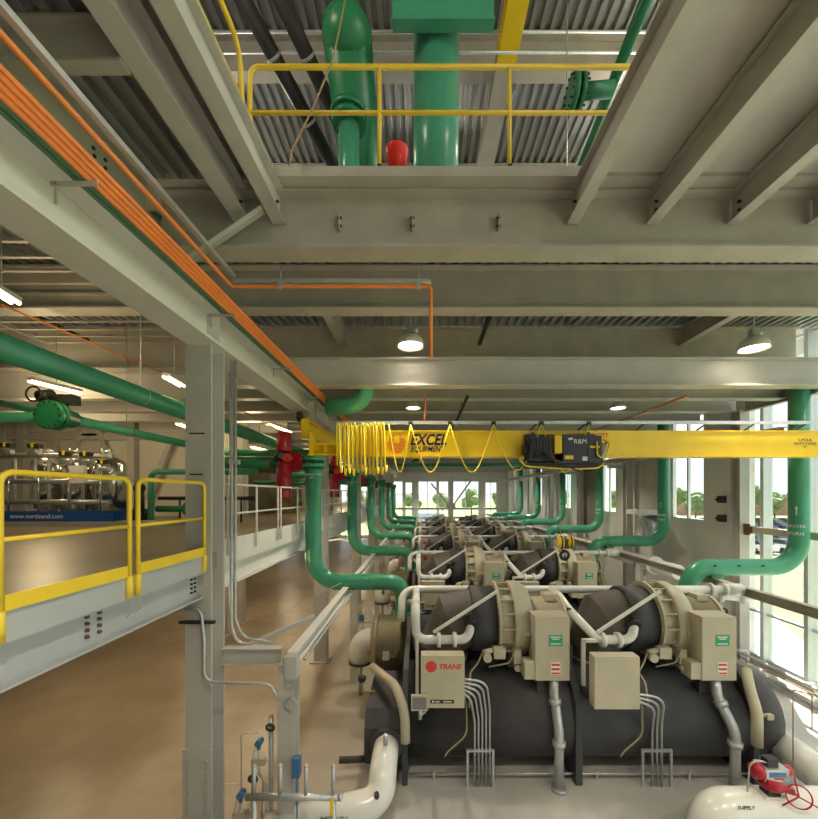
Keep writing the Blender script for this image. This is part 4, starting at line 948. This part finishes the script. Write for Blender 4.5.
        part('label_text_lines', MB().box(bx+2.33,bx+2.52,6.89,6.893,H(-2.585),H(-2.57)).box(bx+2.36,bx+2.49,6.89,6.893,H(-2.62),H(-2.605)).box(bx+2.33,bx+2.52,6.89,6.893,H(-2.71),H(-2.695)), 'lblwhite', lb)
        lb = part('rating_plate', MB().box(bx+2.34,bx+2.51,6.894,6.899,H(-3.26),H(-3.04)), 'lblwhite', b)
        part('plate_lines', MB().box(bx+2.35,bx+2.50,6.89,6.893,H(-3.1),H(-3.06)).box(bx+2.35,bx+2.50,6.89,6.893,H(-3.18),H(-3.14)).box(bx+2.35,bx+2.50,6.89,6.893,H(-3.25),H(-3.22)), 'lblred', lb)
        part('side_terminal_box', MB().box(bx+1.87,bx+2.06,6.92,7.2,H(-3.36),H(-3.06)), 'tan', b)
        part('mounting_bracket', MB().box(bx+2.15,bx+2.6,7.1,7.28,H(-3.7),H(-3.37)), 'black', b)
        # power conduit
        pc = [(554,679,7.0),(554,694,6.95),(559,732,6.78),(559,788,6.76)] if u == 0 else [(715,680,7.0),(717,696,6.95),(735,732,6.78),(735,790,6.76)]
        pc = [P(*q) for q in pc]
        cd = part('power_conduit', MB().tube(pc, .085, .6, 18, 8), 'galv', t)
        x_, y_ = pc[3].x, pc[3].y; za, zb_ = P(0,741,6.76).z, P(0,746,6.76).z
        part('conduit_coupling', MB().cyl((x_,y_,za), (x_,y_,zb_), .115, 18), 'galv', cd)
        part('floor_collar', MB().cyl((x_,y_,0), (x_,y_,.06), .13, 18), 'galv', cd)
        d_ = (pc[2]-pc[1]).normalized()
        part('conduit_coupling', MB().cyl(pc[1]+d_*.08, pc[1]+d_*.17, .11, 18), 'galv', cd)
        # control panel
        if u == 0:
            yp = 6.42
            pn = part('control_panel', MB().box(-.02,.72,yp,yp+.22,H(-3.6),H(-2.72)), 'tan', t)
            lg = part('logo_disc', MB().cyl((.155,yp-.004,H(-2.90)), (.155,yp,H(-2.90)), .095, 28), 'lblred', pn, 'red disc')
            text_part('lettering', 'TRANE', 'lblred', pn, (.47,yp-.001,H(-2.905)), .12, sx=1.0, shear=.2, bold=.004)
            part('name_strip', MB().box(.14,.54,yp-.004,yp,H(-3.52),H(-3.46)), 'lblblack', pn)
            part('name_strip_lettering', MB().box(.17,.20,yp-.007,yp-.004,H(-3.505),H(-3.475)).box(.22,.30,yp-.007,yp-.004,H(-3.497),H(-3.483)).box(.36,.5,yp-.007,yp-.004,H(-3.497),H(-3.483)), 'lblwhite', pn)
            part('cover_screws', MB().cyl((.3,yp-.006,H(-2.76)), (.3,yp,H(-2.76)), .01, 8).cyl((.3,yp-.006,H(-3.56)), (.3,yp,H(-3.56)), .01, 8).cyl((.04,yp-.006,H(-3.05)), (.04,yp,H(-3.05)), .01, 8), 'chrome', pn)
            ds = part('display_screen', MB().box(-.18,.09,yp-.12,yp-.06,H(-3.58),H(-3.33)), 'tan', t)
            part('screen_face', MB().box(-.16,.07,yp-.124,yp-.12,H(-3.555),H(-3.355)), 'screen', ds)
            part('screen_arm', MB().cyl((-.03,yp-.09,H(-3.58)), (-.03,yp-.05,H(-3.75)), .03, 12).cyl((-.03,yp-.05,H(-3.7)), (.1,yp+.15,H(-3.7)), .025, 10), 'galv', ds)
            part('panel_bracket', MB().box(.08,.16,yp+.2,7.3,H(-3.72),H(-3.6)), 'black', pn)
            part('panel_bracket', MB().box(.52,.6,yp+.2,7.3,H(-3.72),H(-3.6)), 'black', pn)
            xs = [.95+.068*k for k in range(5)]; xp = .72; zs = -3.1
            fx0, fx1 = .80, 1.30
        else:
            yp = 6.42
            pn = part('control_panel', MB().box(2.92,3.68,yp,yp+.22,H(-3.62),H(-2.74)), 'tan', t)
            part('cover_screws', MB().cyl((3.0,yp-.006,H(-2.95)), (3.0,yp,H(-2.95)), .01, 8).cyl((3.0,yp-.006,H(-3.4)), (3.0,yp,H(-3.4)), .01, 8).cyl((3.58,yp-.006,H(-3.58)), (3.58,yp,H(-3.58)), .01, 8).cyl((3.58,yp-.006,H(-2.82)), (3.58,yp,H(-2.82)), .01, 8), 'chrome', pn)
            part('panel_bracket', MB().box(3.0,3.08,yp+.2,7.3,H(-3.72),H(-3.62)), 'black', pn)
            part('panel_bracket', MB().box(3.5,3.58,yp+.2,7.3,H(-3.72),H(-3.62)), 'black', pn)
            xs = [4.15+.085*k for k in range(3)]; xp = 3.68; zs = -3.35
            fx0, fx1 = 3.95, 4.50
        for k, x in enumerate(xs):
            z_ = H(zs-.06*(len(xs)-k))
            part('conduit', MB().tube([(xp,yp+.1,z_),(x-.10,6.6,z_-.16+.02*k),(x,6.85,z_-.7),(x,6.85,0)], .020, .4, 10), 'galv', t)
        part('strut_frame', MB().box(fx0,fx0+.04,6.82,6.86,0,H(-4.62)).box(fx1-.04,fx1,6.82,6.86,0,H(-4.62)).box(fx0,fx1,6.82,6.86,H(-4.62),H(-4.58)), 'galv', t)
        part('signal_cable', MB().tube([(fx0-.05,6.9,H(-3.55)),(fx0+.0,6.82,H(-3.8)),(fx0+.0,6.8,H(-4.3)),(fx0-.35,6.8,H(-4.6)),(fx0-.4,6.8,H(-4.7))], .016, .3, 8), 'tandk', t)
    part('tube_run', MB().cyl((-.25,7.0,.12), (6.0,7.0,.12), .018, 8).box(.2,.24,6.98,7.02,0,.18).box(3.2,3.24,6.98,7.02,0,.18).box(4.9,4.94,6.98,7.02,0,.18), 'galv', t)
    part('end_sensor', MB().cyl((6.1,6.95,H(-4.0)), (6.28,6.9,H(-4.02)), .03, 10).box(6.24,6.36,6.86,6.94,H(-4.07),H(-3.98)), 'tan', t)
    return t
CH = chiller()
for k in range(1, 7):
    if k < 6: dup(CH, dy=5.5*k, label='black and tan chiller machine, %s row from the front' % ['second','third','fourth','fifth','sixth'][k-1])

# white chilled water pipes in front of the first chiller
t = thing('chilled_water_pipe', (-1.3, 5.9, 0), 'glossy white pipe bending out of the nearest chiller, lower left', 'pipe')
part('pipe_bend', MB().tube([(-.64,6.95,H(-4.52)),(-.64,6.35,H(-4.52)),(-.66,6.02,H(-4.86)),(-2.3,5.62,H(-4.97))], .225, .45, 32, 12), 'white', t)
part('tap', MB().cyl((-.63,6.55,H(-4.32)), (-.63,6.53,H(-4.12)), .04, 12), 'galv', t)
part('valve_tag', MB().cyl((-.7,5.9,H(-4.70)), (-.7,5.85,H(-4.6)), .04, 10), 'iron', t)
text_part('stencilled_lettering', 'WATER SUPPLY', 'lblblack', t, (-1.3,5.62,H(-4.78)), .06)
t = thing('chilled_water_pipe', (5.6, 5.9, 0), 'glossy white pipe elbow with red valve, lower right corner', 'pipe')
part('pipe_bend', MB().tube([(6.75,7.25,H(-4.72)),(6.75,6.4,H(-4.74)),(6.45,5.65,H(-4.68)),(4.28,5.65,H(-4.68)),(4.28,5.65,0)], .29, .5, 36, 12), 'white', t)
text_part('stencilled_lettering', 'SUPPLY', 'lblblack', t, (4.62,5.415,H(-4.46)), .075)
Yv = 5.65
Yv = 5.6
cxv = P(768,0,Yv).x
t = thing('motorised_valve', (cxv, Yv, H(-4.42)), 'red motorised valve actuator with handwheel on the white pipe', 'valve')
part('mounting_plate', MB().box(cxv-.12,cxv+.2,Yv-.1,Yv+.15,H(-4.41),H(-4.385)), 'steelwhite', t)
part('valve_neck', MB().box(cxv-.06,cxv+.12,Yv-.08,Yv+.08,H(-4.385),H(-4.28)), 'iron', t)
part('gear_body', MB().lathe((cxv+.04,Yv,H(-4.30)), (0,0,1), [(0,.13),(.03,.16),(.09,.16),(.14,.1)], 24).cyl((cxv-.12,Yv-.08,H(-4.16)), (cxv+.24,Yv-.12,H(-4.27)), .055, 16), 'red', t)
part('actuator_housing', MB().box(cxv-.12,cxv+.22,Yv-.1,Yv+.12,H(-4.16),H(-3.98)), 'galv', t)
part('name_plate', MB().box(cxv-.07,cxv+.17,Yv-.104,Yv-.1,H(-4.09),H(-4.02)), 'blueinst', t)
part('red_nameplate', MB().box(cxv-.0,cxv+.14,Yv-.105,Yv-.1,H(-4.125),H(-4.10)), 'lblred', t)
for s_, r_ in ((-1,.115),(1,.08)): part('end_cap', MB().lathe((cxv+.05+s_*.17,Yv,H(-4.06)), (s_,0,0), [(0,r_),(.03,r_),(.10,r_*.9),(.115,r_*.6)], 24), 'red', t)
part('switch_box', MB().box(cxv-.06,cxv+.1,Yv-.06,Yv+.06,H(-3.98),H(-3.86)), 'iron', t)
wh = P(799,797,5.4)
c_ = Vector(wh); nv = Vector((.35,1,-.25))
hw = part('hand_wheel', MB().ring(c_, nv, .15, .011, 28, 8), 'red', t)
mb = MB(); u_, v_ = basis(nv)
for a in (.4, 2.5, 4.6): mb.cyl(c_, c_+(u_*math.cos(a)+v_*math.sin(a))*.25, .011, 8)
part('spokes', mb, 'red', hw)
part('wheel_shaft', MB().cyl(c_, (cxv+.2,Yv-.08,H(-4.25)), .016, 8), 'red', t)
part('air_line', MB().tube([(cxv-.05,Yv-.04,H(-3.92)),(cxv-.17,Yv-.04,H(-3.88)),(cxv-.27,Yv,H(-3.97)),(cxv-.28,Yv+.03,H(-4.42))], .012, .12, 8), 'galv', t)
one('copper_line', MB().tube([P(793,775,5.6),P(793,690,5.6),P(812,694,5.6),P(812,729,5.6)], .008, .02, 8), 'wood', 'thin copper tube standing beside the red motorised valve', 'tube')
# window wall radiators / rails
t = thing('pipe_rail', (9.75, 6, .1), 'pair of white heating pipes along the foot of the glass wall', 'heating pipe')
part('upper_pipe', MB().cyl((9.7,-1,H(-4.78)), (9.7,12,H(-4.78)), .05, 14), 'steelwhite', t)
part('lower_pipe', MB().cyl((9.7,-1,.12), (9.7,12,.12), .09, 14), 'steelwhite', t)
part('middle_pipe', MB().cyl((9.72,-1,H(-4.95)), (9.72,12,H(-4.95)), .02, 10), 'wood', t)
for y in (3.5,5.5,7.5,9.5,11.5): part('pipe_post', MB().box(9.82,9.88,y-.03,y+.03,0,H(-4.75)).box(9.62,9.88,y-.05,y+.05,H(-4.74),H(-4.70)), 'steelwhite', t)
one('wall_girt', MB().box(10.0,10.24,-1,11.75,H(-1.15),H(-.97)), 'tan', 'tan horizontal girt across the glazed bay', 'steel beam')
t = thing('wall_bracket', (9.95,11.6,H(-1.2)), 'rusty bracket joining the girt to the column', 'bracket')
part('plate', MB().box(9.93,9.98,11.55,11.74,H(-1.22),H(-.88)), 'rust', t)
part('cleat', MB().box(9.98,10.1,11.5,11.6,H(-1.17),H(-.95)), 'rust', t)
# white water mains behind chillers on the right
t = thing('chilled_water_main', (8.7, 25, H(-2.9)), 'long white insulated water main along the right wall', 'pipe')
part('pipe_run', MB().cyl((8.45,12.5,H(-2.55)), (8.45,44,H(-2.55)), .24, 24), 'white', t)
for k in range(6):
    y = 13.8+5.5*k
    if y < 43: part('flange', MB().cyl((8.45,y-.05,H(-2.55)), (8.45,y+.05,H(-2.55)), .33, 24), 'white', t)
    part('pipe_stand', MB().cyl((8.45,y+.6,0), (8.45,y+.6,H(-2.79)), .06, 10), 'steelwhite', t)
t = thing('chilled_water_main', (7.6, 10.9, H(-2.6)), 'short white flanged pipe stub beneath the nearest right green elbow', 'pipe')
a = P(700,592,10.6); b = P(742,596,10.4)
part('pipe_run', MB().cyl(a, b, .15, 20).sphere(b, .2), 'white', t)
part('flange', MB().cyl(a.lerp(b,.4), a.lerp(b,.5), .24, 20), 'white', t)
one('stub_stand', MB().cyl((a.lerp(b,.5).x,10.5,0), (a.lerp(b,.5).x,10.5,H(-2.85)), .05, 10), 'galv', 'slim grey stand under the white pipe stub', 'pipe stand')
t = thing('wall_pump', (9.5, 17, H(-1.2)), 'grey round fan unit on the right wall behind the second green pipe', 'fan')
part('fan_housing', MB().cyl((10.35,16.9,H(-1.5)), (9.75,16.9,H(-1.5)), .55, 28), 'galv', t)
part('fan_grille', MB().ring((9.74,16.9,H(-1.5)), (1,0,0), .45, .02).ring((9.74,16.9,H(-1.5)), (1,0,0), .3, .02).ring((9.74,16.9,H(-1.5)), (1,0,0), .15, .02), 'steelwhite', t)
part('shelf', MB().box(9.4,10.35,16.3,17.5,H(-.85),H(-.65)), 'steelwhite', t)
for i, (y, h) in enumerate(((13.05,-.15),(13.05,-.8))):
    one('wall_fixture', MB().box(10.2,10.38,y-.1,y+.1,H(h-.12),H(h+.12)).cyl((10.2,y,H(h)), (10.1,y,H(h)), .05, 10), 'iron', ['upper small dark fixture on the white wall panel','lower small dark fixture on the white wall panel'][i], 'wall fixture')
one('wall_louvre', MB().box(10.3,10.39,22.5,24.3,H(-2),H(3)), 'cabinet', 'dark grey louvre panel on the right wall', 'louvre')
one('wall_louvre', MB().box(10.3,10.39,16.2,17.9,H(-1.0),H(3.2)), 'steel2', 'grey blanked window panel on the right wall beside the window', 'panel')
one('wall_cabinet', MB().box(9.3,9.7,20.3,21.2,0,2.1), 'steelwhite', 'white floor cabinet against the right wall columns', 'cabinet')

# ---------------------------------------------------------------- LEFT ROOM ON THE MEZZANINE
t = thing('equipment_kerb', (-9.5, 11.0, ZM), 'low concrete kerb under the filter skid', 'kerb')
part('kerb_slab', MB().box(-12.5,-7.2,10.6,12.9,ZM,ZM+.13), 'concrete', t)
SK = thing('filter_skid', (-10.3, 11.6, ZM+.13), 'stainless steel filter skid with blue base frame, left room', 'filter skid')
zs = ZM+.13
part('base_frame', MB().box(-12.3,-9.0,10.75,10.87,zs,zs+.3).box(-12.3,-9.0,12.5,12.62,zs,zs+.3).box(-9.12,-9.0,10.87,12.5,zs,zs+.3).box(-9.0,-8.75,10.75,10.87,zs,zs+.24), 'blue', SK)
text_part('lettering', 'www.vortisand.com', 'lblwhite', SK, (-10.9,10.745,zs+.15), .185, sx=1.0)
def tank(x, y, r, h):
    z = zs+.35
    b = part('filter_tank', MB().lathe((x,y,z), (0,0,1), [(-.35,.04),(-.1,r*.55),(0,r),(h,r),(h+.12,r*.85),(h+.22,r*.45),(h+.25,.08),(h+.33,.08)], 32), 'chrome', SK)
    part('tank_legs', MB().cyl((x-r*.8,y,zs), (x-r*.8,y,z), .03, 8).cyl((x+r*.8,y,zs), (x+r*.8,y,z), .03, 8), 'chrome', b)
    part('top_fittings', MB().cyl((x,y,z+h+.3), (x,y,z+h+.5), .05, 10).cyl((x-.2,y,z+h+.42), (x+.2,y,z+h+.42), .03, 8).cyl((x-.15,y-.1,z+h+.25), (x-.15,y-.1,z+h+.5), .04, 8), 'galv', b)
for x in (-11.7,-10.75,-9.75): tank(x, 11.9, .42, 1.35)
hp = MB()
for z in (.55, 1.15, 1.9): hp.cyl((-12.3,11.1,zs+z), (-9.1,11.1,zs+z), .075, 14)
for x in (-11.9,-11.3,-10.9,-10.3,-9.9,-9.4): hp.cyl((x,11.1,zs+.35), (x,11.1,zs+1.9), .04, 10)
part('header_pipes', hp, 'galv', SK)
for i, x in enumerate((-12.0,-11.2,-10.3,-9.7,-9.2)):
    z = zs+2.0-.12*i+(.1 if i%2 else 0)
    v = part('control_valve', MB().cyl((x-.15,11.0,z), (x+.15,11.0,z), .07, 12).cyl((x,11.0,z), (x,11.0,z+.15), .03, 8), 'galv', SK)
    part('valve_positioner', MB().box(x-.16,x+.16,10.92,11.08,z+.13,z+.25), 'iron', v)
    part('yellow_indicator', MB().box(x-.03,x+.03,10.9,11.09,z+.14,z+.27), 'crane', v)
part('control_box', MB().box(-10.15,-9.7,10.9,11.0,zs+1.1,zs+1.6), 'steelwhite', SK)
for px in (-11.8,-10.95,-10.1,-9.2): part('pipe_stand', MB().cyl((px,10.85,zs+.3), (px,10.85,zs+1.5), .025, 8), 'chrome', SK)
one('feed_pump', MB().box(-8.75,-8.35,11.3,11.7,ZM+.13,ZM+.35).cyl((-8.55,11.5,ZM+.35),(-8.55,11.5,ZM+1.05),.13,16).sphere((-8.55,11.5,ZM+1.1),.16), 'iron', 'black vertical pump beside the filter skid', 'pump')
t = thing('suction_pipe', (-7.6,11.8,ZM), 'green flanged pipe at deck level behind the guard rail', 'pipe')
part('pipe_run', MB().cyl((-8.3,11.9,ZM+.45), (-6.6,11.9,ZM+.45), .1, 18), 'greendk', t)
for x in (-7.4,-6.9): part('flange', MB().cyl((x,11.9,ZM+.45), (x+.1,11.9,ZM+.45), .2, 20), 'greendk', t)
part('foot', MB().box(-7.2,-7.0,11.8,12.0,ZM,ZM+.4), 'greendk', t)
one('insulated_pipe', MB().cyl((-8.6,12.4,ZM+.78), (-5.4,12.4,ZM+.78), .06, 12).cyl((-7.9,12.4,ZM),(-7.9,12.4,ZM+.75),.03,8).cyl((-5.9,12.4,ZM),(-5.9,12.4,ZM+.75),.03,8), 'iron', 'black pipe on small stands behind the green flanges', 'pipe')
# rear wall framing
t = thing('wall_bracing', (-10, 15.8, ZM), 'grey diagonal steel bracing before the tan rear wall', 'bracing')
def rw(px, py): return P(px, py, 15.8)
part('diagonal', MB().bar(rw(99,428), rw(122,500), .2, .2), 'steel2', t)
part('diagonal', MB().bar(rw(84,424), rw(63,470), .2, .2), 'steel2', t)
part('diagonal', MB().bar(rw(172,440), rw(148,500), .2, .2), 'steel2', t)
part('gusset', MB().box(rw(82,0).x, rw(102,0).x, 15.75, 15.8, rw(0,436).z, rw(0,424).z), 'steel2', t)
for px in (3, 22, 52, 132):
    x = rw(px,0).x; part('wall_post', MB().box(x-.16,x+.16,15.7,15.98,ZM,ZL), 'steel2', t)
part('wall_girt', MB().box(-19.9,-7.6,15.75,15.95,H(2.3),H(2.55)), 'steel2', t)
t = thing('electrical_cabinet', (-6.8, 18.5, ZM), 'large grey-brown cabinet on the mezzanine past the column', 'cabinet')
part('cabinet_body', MB().box(-8.9,-7.2,18.0,19.2,ZM,ZM+1.9), 'cabinet', t)
part('cabinet_door', MB().box(-8.85,-8.08,17.97,18.0,ZM+.1,ZM+1.8), 'cabinet', t)
part('cabinet_door', MB().box(-8.02,-7.25,17.97,18.0,ZM+.1,ZM+1.8), 'cabinet', t)
one('cardboard_box', MB().box(-7.0,-6.2,18.2,18.9,ZM,ZM+.85), 'wood', 'brown cardboard box on the deck beside the cabinet', 'box')
one('white_cabinet', MB().box(-7.0,-5.3,22.2,23.0,ZM,ZM+2.0), 'wall', 'pale cabinet on the far mezzanine deck', 'cabinet')
one('blue_pump_base', MB().box(-9.5,-7.9,16.5,17.3,ZM,ZM+.35), 'blue', 'low blue machine base on the mezzanine deck past the column', 'machine base')
# cable ladder with rungs, top left
t = thing('cable_ladder', (-7.5, 9, H(3.9)), 'wide cable ladder under the ceiling of the left room', 'cable tray')
for x in (-9.6,-4.9): part('side_rail', MB().box(x-.02,x+.02,5.3,9.8,H(3.88),H(4.0)), 'galv', t)
for i in range(26):
    y = 5.5+.39*i
    if y < 9.8: part('rung', MB().box(-9.6,-4.9,y-.03,y+.03,H(3.92),H(3.96)), 'steel', t)
for x in (-5.6,-6.0,-6.1,-8.6): part('cable', MB().cyl((x,5.3,H(4.0)), (x,9.8,H(4.0)), .04, 8), 'steelblue' if x != -8.6 else 'iron', t)
for y in (6.4,9.5): part('hanger_rod', MB().cyl((-9.6,y,H(3.9)), (-9.6,y,ZD), .01, 6).cyl((-4.9,y,H(3.9)), (-4.9,y,ZD), .01, 6), 'galv', t)

# ---------------------------------------------------------------- INSTRUMENT STAND, LOWER LEFT
Yi = 5.15
def ip(px, py, dy=0): return P(px, py, Yi+dy)
t = thing('pipe_manifold', (ip(290,0).x, Yi, 0), 'galvanised pipe manifold with four risers at the bottom left', 'manifold')
part('cross_pipe', MB().cyl(ip(246,797), ip(341,797), .045, 16).cyl(ip(339,797), ip(342,797), .052, 16), 'galv', t)
for px, py in ((254,766),(280,766),(306,766),(333,766)):
    a = ip(px,py); part('riser', MB().tube([a, (a.x,a.y,ip(0,797).z)], .028, 0, 14).sphere(a, .03), 'galv', t)
for px in (254, 333): a = ip(px,797); part('stand_leg', MB().cyl((a.x,a.y,0), a, .04, 14), 'galv', t)
part('yellow_tag', MB().box(ip(331,0).x, ip(334,0).x, Yi-.05, Yi-.04, ip(0,813).z, ip(0,795).z), 'crane', t)
def stand(px, y, ztop, label, s=1, group=None):
    x = (px-VX)*y/F
    t = thing('instrument_stand', (x, y, 0), label, 'instrument stand', group)
    part('stand_pipe', MB().cyl((x,y,0), (x,y,ztop), .035, 14).sphere((x,y,ztop), .035), 'galv', t)
    g = part('transmitter', MB().cyl((x-.17,y-.07,ztop-.38), (x-.17,y+.04,ztop-.38), .05, 16).box(x-.19,x-.15,y-.05,y,ztop-.48,ztop-.4), 'blueinst', t)
    part('handwheel', MB().ring((x+.02,y-.08,ztop-.12), (0,1,.3), .055, .02, 16, 8), 'iron', t)
    part('impulse_tubing', MB().tube([(x-.17,y-.03,ztop-.5),(x-.17,y-.03,ztop-.8),(x-.05,y-.05,ztop-1.0),(x-.05,y-.05,.3)], .012, .08, 8).tube([(x-.24,y,ztop-.5),(x-.3,y,ztop-.75),(x-.12,y,ztop-.95),(x-.14,y,0)], .012, .08, 8).tube([(x-.45,y,.0),(x-.45,y,ztop-.25),(x-.2,y,ztop-.25)], .009, .05, 6), 'galv', t)
    part('valve_manifold', MB().box(x-.26,x-.08,y-.05,y+.03,ztop-.72,ztop-.62).cyl((x-.3,y,ztop-.67), (x-.04,y,ztop-.67), .018, 8), 'tan', t)
    return t
stand(271, 5.75, H(-3.35), 'tall instrument stand with blue transmitter left of the grey post')
stand(254, 5.35, H(-3.82), 'short instrument stand with blue transmitter, leftmost at the bottom')
one('junction_box', MB().box(P(293,0,5.6).x,P(300.5,0,5.6).x,5.55,5.65,P(0,776,5.6).z,P(0,757,5.6).z).cyl((P(297,0,5.6).x,5.6,.0),(P(297,0,5.6).x,5.6,P(0,776,5.6).z),.012,8), 'blueinst', 'blue junction box on the right side of the grey post', 'junction box')
for k in range(1, 7):
    y = 6.4+5.5*k-2.5
    t = thing('instrument_stand', (-1.9, y+2.9, 0), 'instrument stand between the left pipe rail and the chillers, %s from the front' % ['first','second','third','fourth','fifth','sixth'][k-1], 'instrument stand')
    for dx in (-.3,0,.3): part('stand_pipe', MB().cyl((-1.9+dx,y+2.9,0), (-1.9+dx,y+2.9,1.6+.2*abs(dx)), .03, 10), 'galv', t)
    part('cross_pipe', MB().cyl((-2.25,y+2.9,1.15), (-1.2,y+2.9,1.15), .03, 10), 'galv', t)
    part('transmitter', MB().box(-2.02,-1.86,y+2.78,y+2.85,1.2,1.4), 'blueinst', t)
# gauge on the chiller side
t = thing('relief_valve', (-1.15, 7.6, H(-4.2)), 'small black relief valve standing at the nearest chiller end', 'valve')
part('valve_stem', MB().cyl((-1.2,7.6,H(-3.95)), (-1.2,7.6,H(-3.7)), .02, 8).cyl((-1.2,7.6,H(-3.93)), (-.95,7.6,H(-3.93)), .02, 8), 'wood', t)
part('valve_cap', MB().lathe((-1.2,7.6,H(-3.74)), (0,0,1), [(0,.05),(.05,.08),(.11,.08),(.13,.04)], 16), 'iron', t)

# ---------------------------------------------------------------- LIGHT, WORLD, CAMERA
w = bpy.data.worlds.new('world'); C.world = w; w.use_nodes = True
N = w.node_tree.nodes; L = w.node_tree.links; bg = N['Background']
tc = N.new('ShaderNodeTexCoord'); n = N.new('ShaderNodeTexNoise'); n.inputs['Scale'].default_value = 2.5; n.inputs['Detail'].default_value = 6
L.new(tc.outputs['Generated'], n.inputs['Vector'])
r = N.new('ShaderNodeValToRGB'); r.color_ramp.elements[0].position = .35; r.color_ramp.elements[1].position = .65
r.color_ramp.elements[0].color = (.80,.88,.97,1); r.color_ramp.elements[1].color = (.98,.98,.97,1)
L.new(n.outputs['Fac'], r.inputs[0]); L.new(r.outputs[0], bg.inputs[0]); bg.inputs[1].default_value = 1.4
s = bpy.data.lights.new('sun', 'SUN'); s.energy = 15.0; s.angle = .009; s.color = (1,.95,.86)
so = bpy.data.objects.new('sun', s); COL.objects.link(so)
so.rotation_euler = Vector((-.33,-.5,-.8)).to_track_quat('-Z', 'Y').to_euler()
cam = bpy.data.cameras.new('camera'); co = bpy.data.objects.new('camera', cam); COL.objects.link(co)
co.location = (0,0,EYE); co.rotation_euler = (PI/2,0,0)
cam.sensor_fit = 'HORIZONTAL'; cam.sensor_width = 36; cam.lens = F/818*36
cam.shift_x = -(VX-409)/818; cam.shift_y = (VY-409.5)/818; cam.clip_end = 1000; cam.clip_start = .05
C.camera = co
C.view_settings.view_transform = 'Standard'; C.view_settings.look = 'None'; C.view_settings.gamma = 1; C.view_settings.exposure = .32
C.view_settings.use_curve_mapping = False
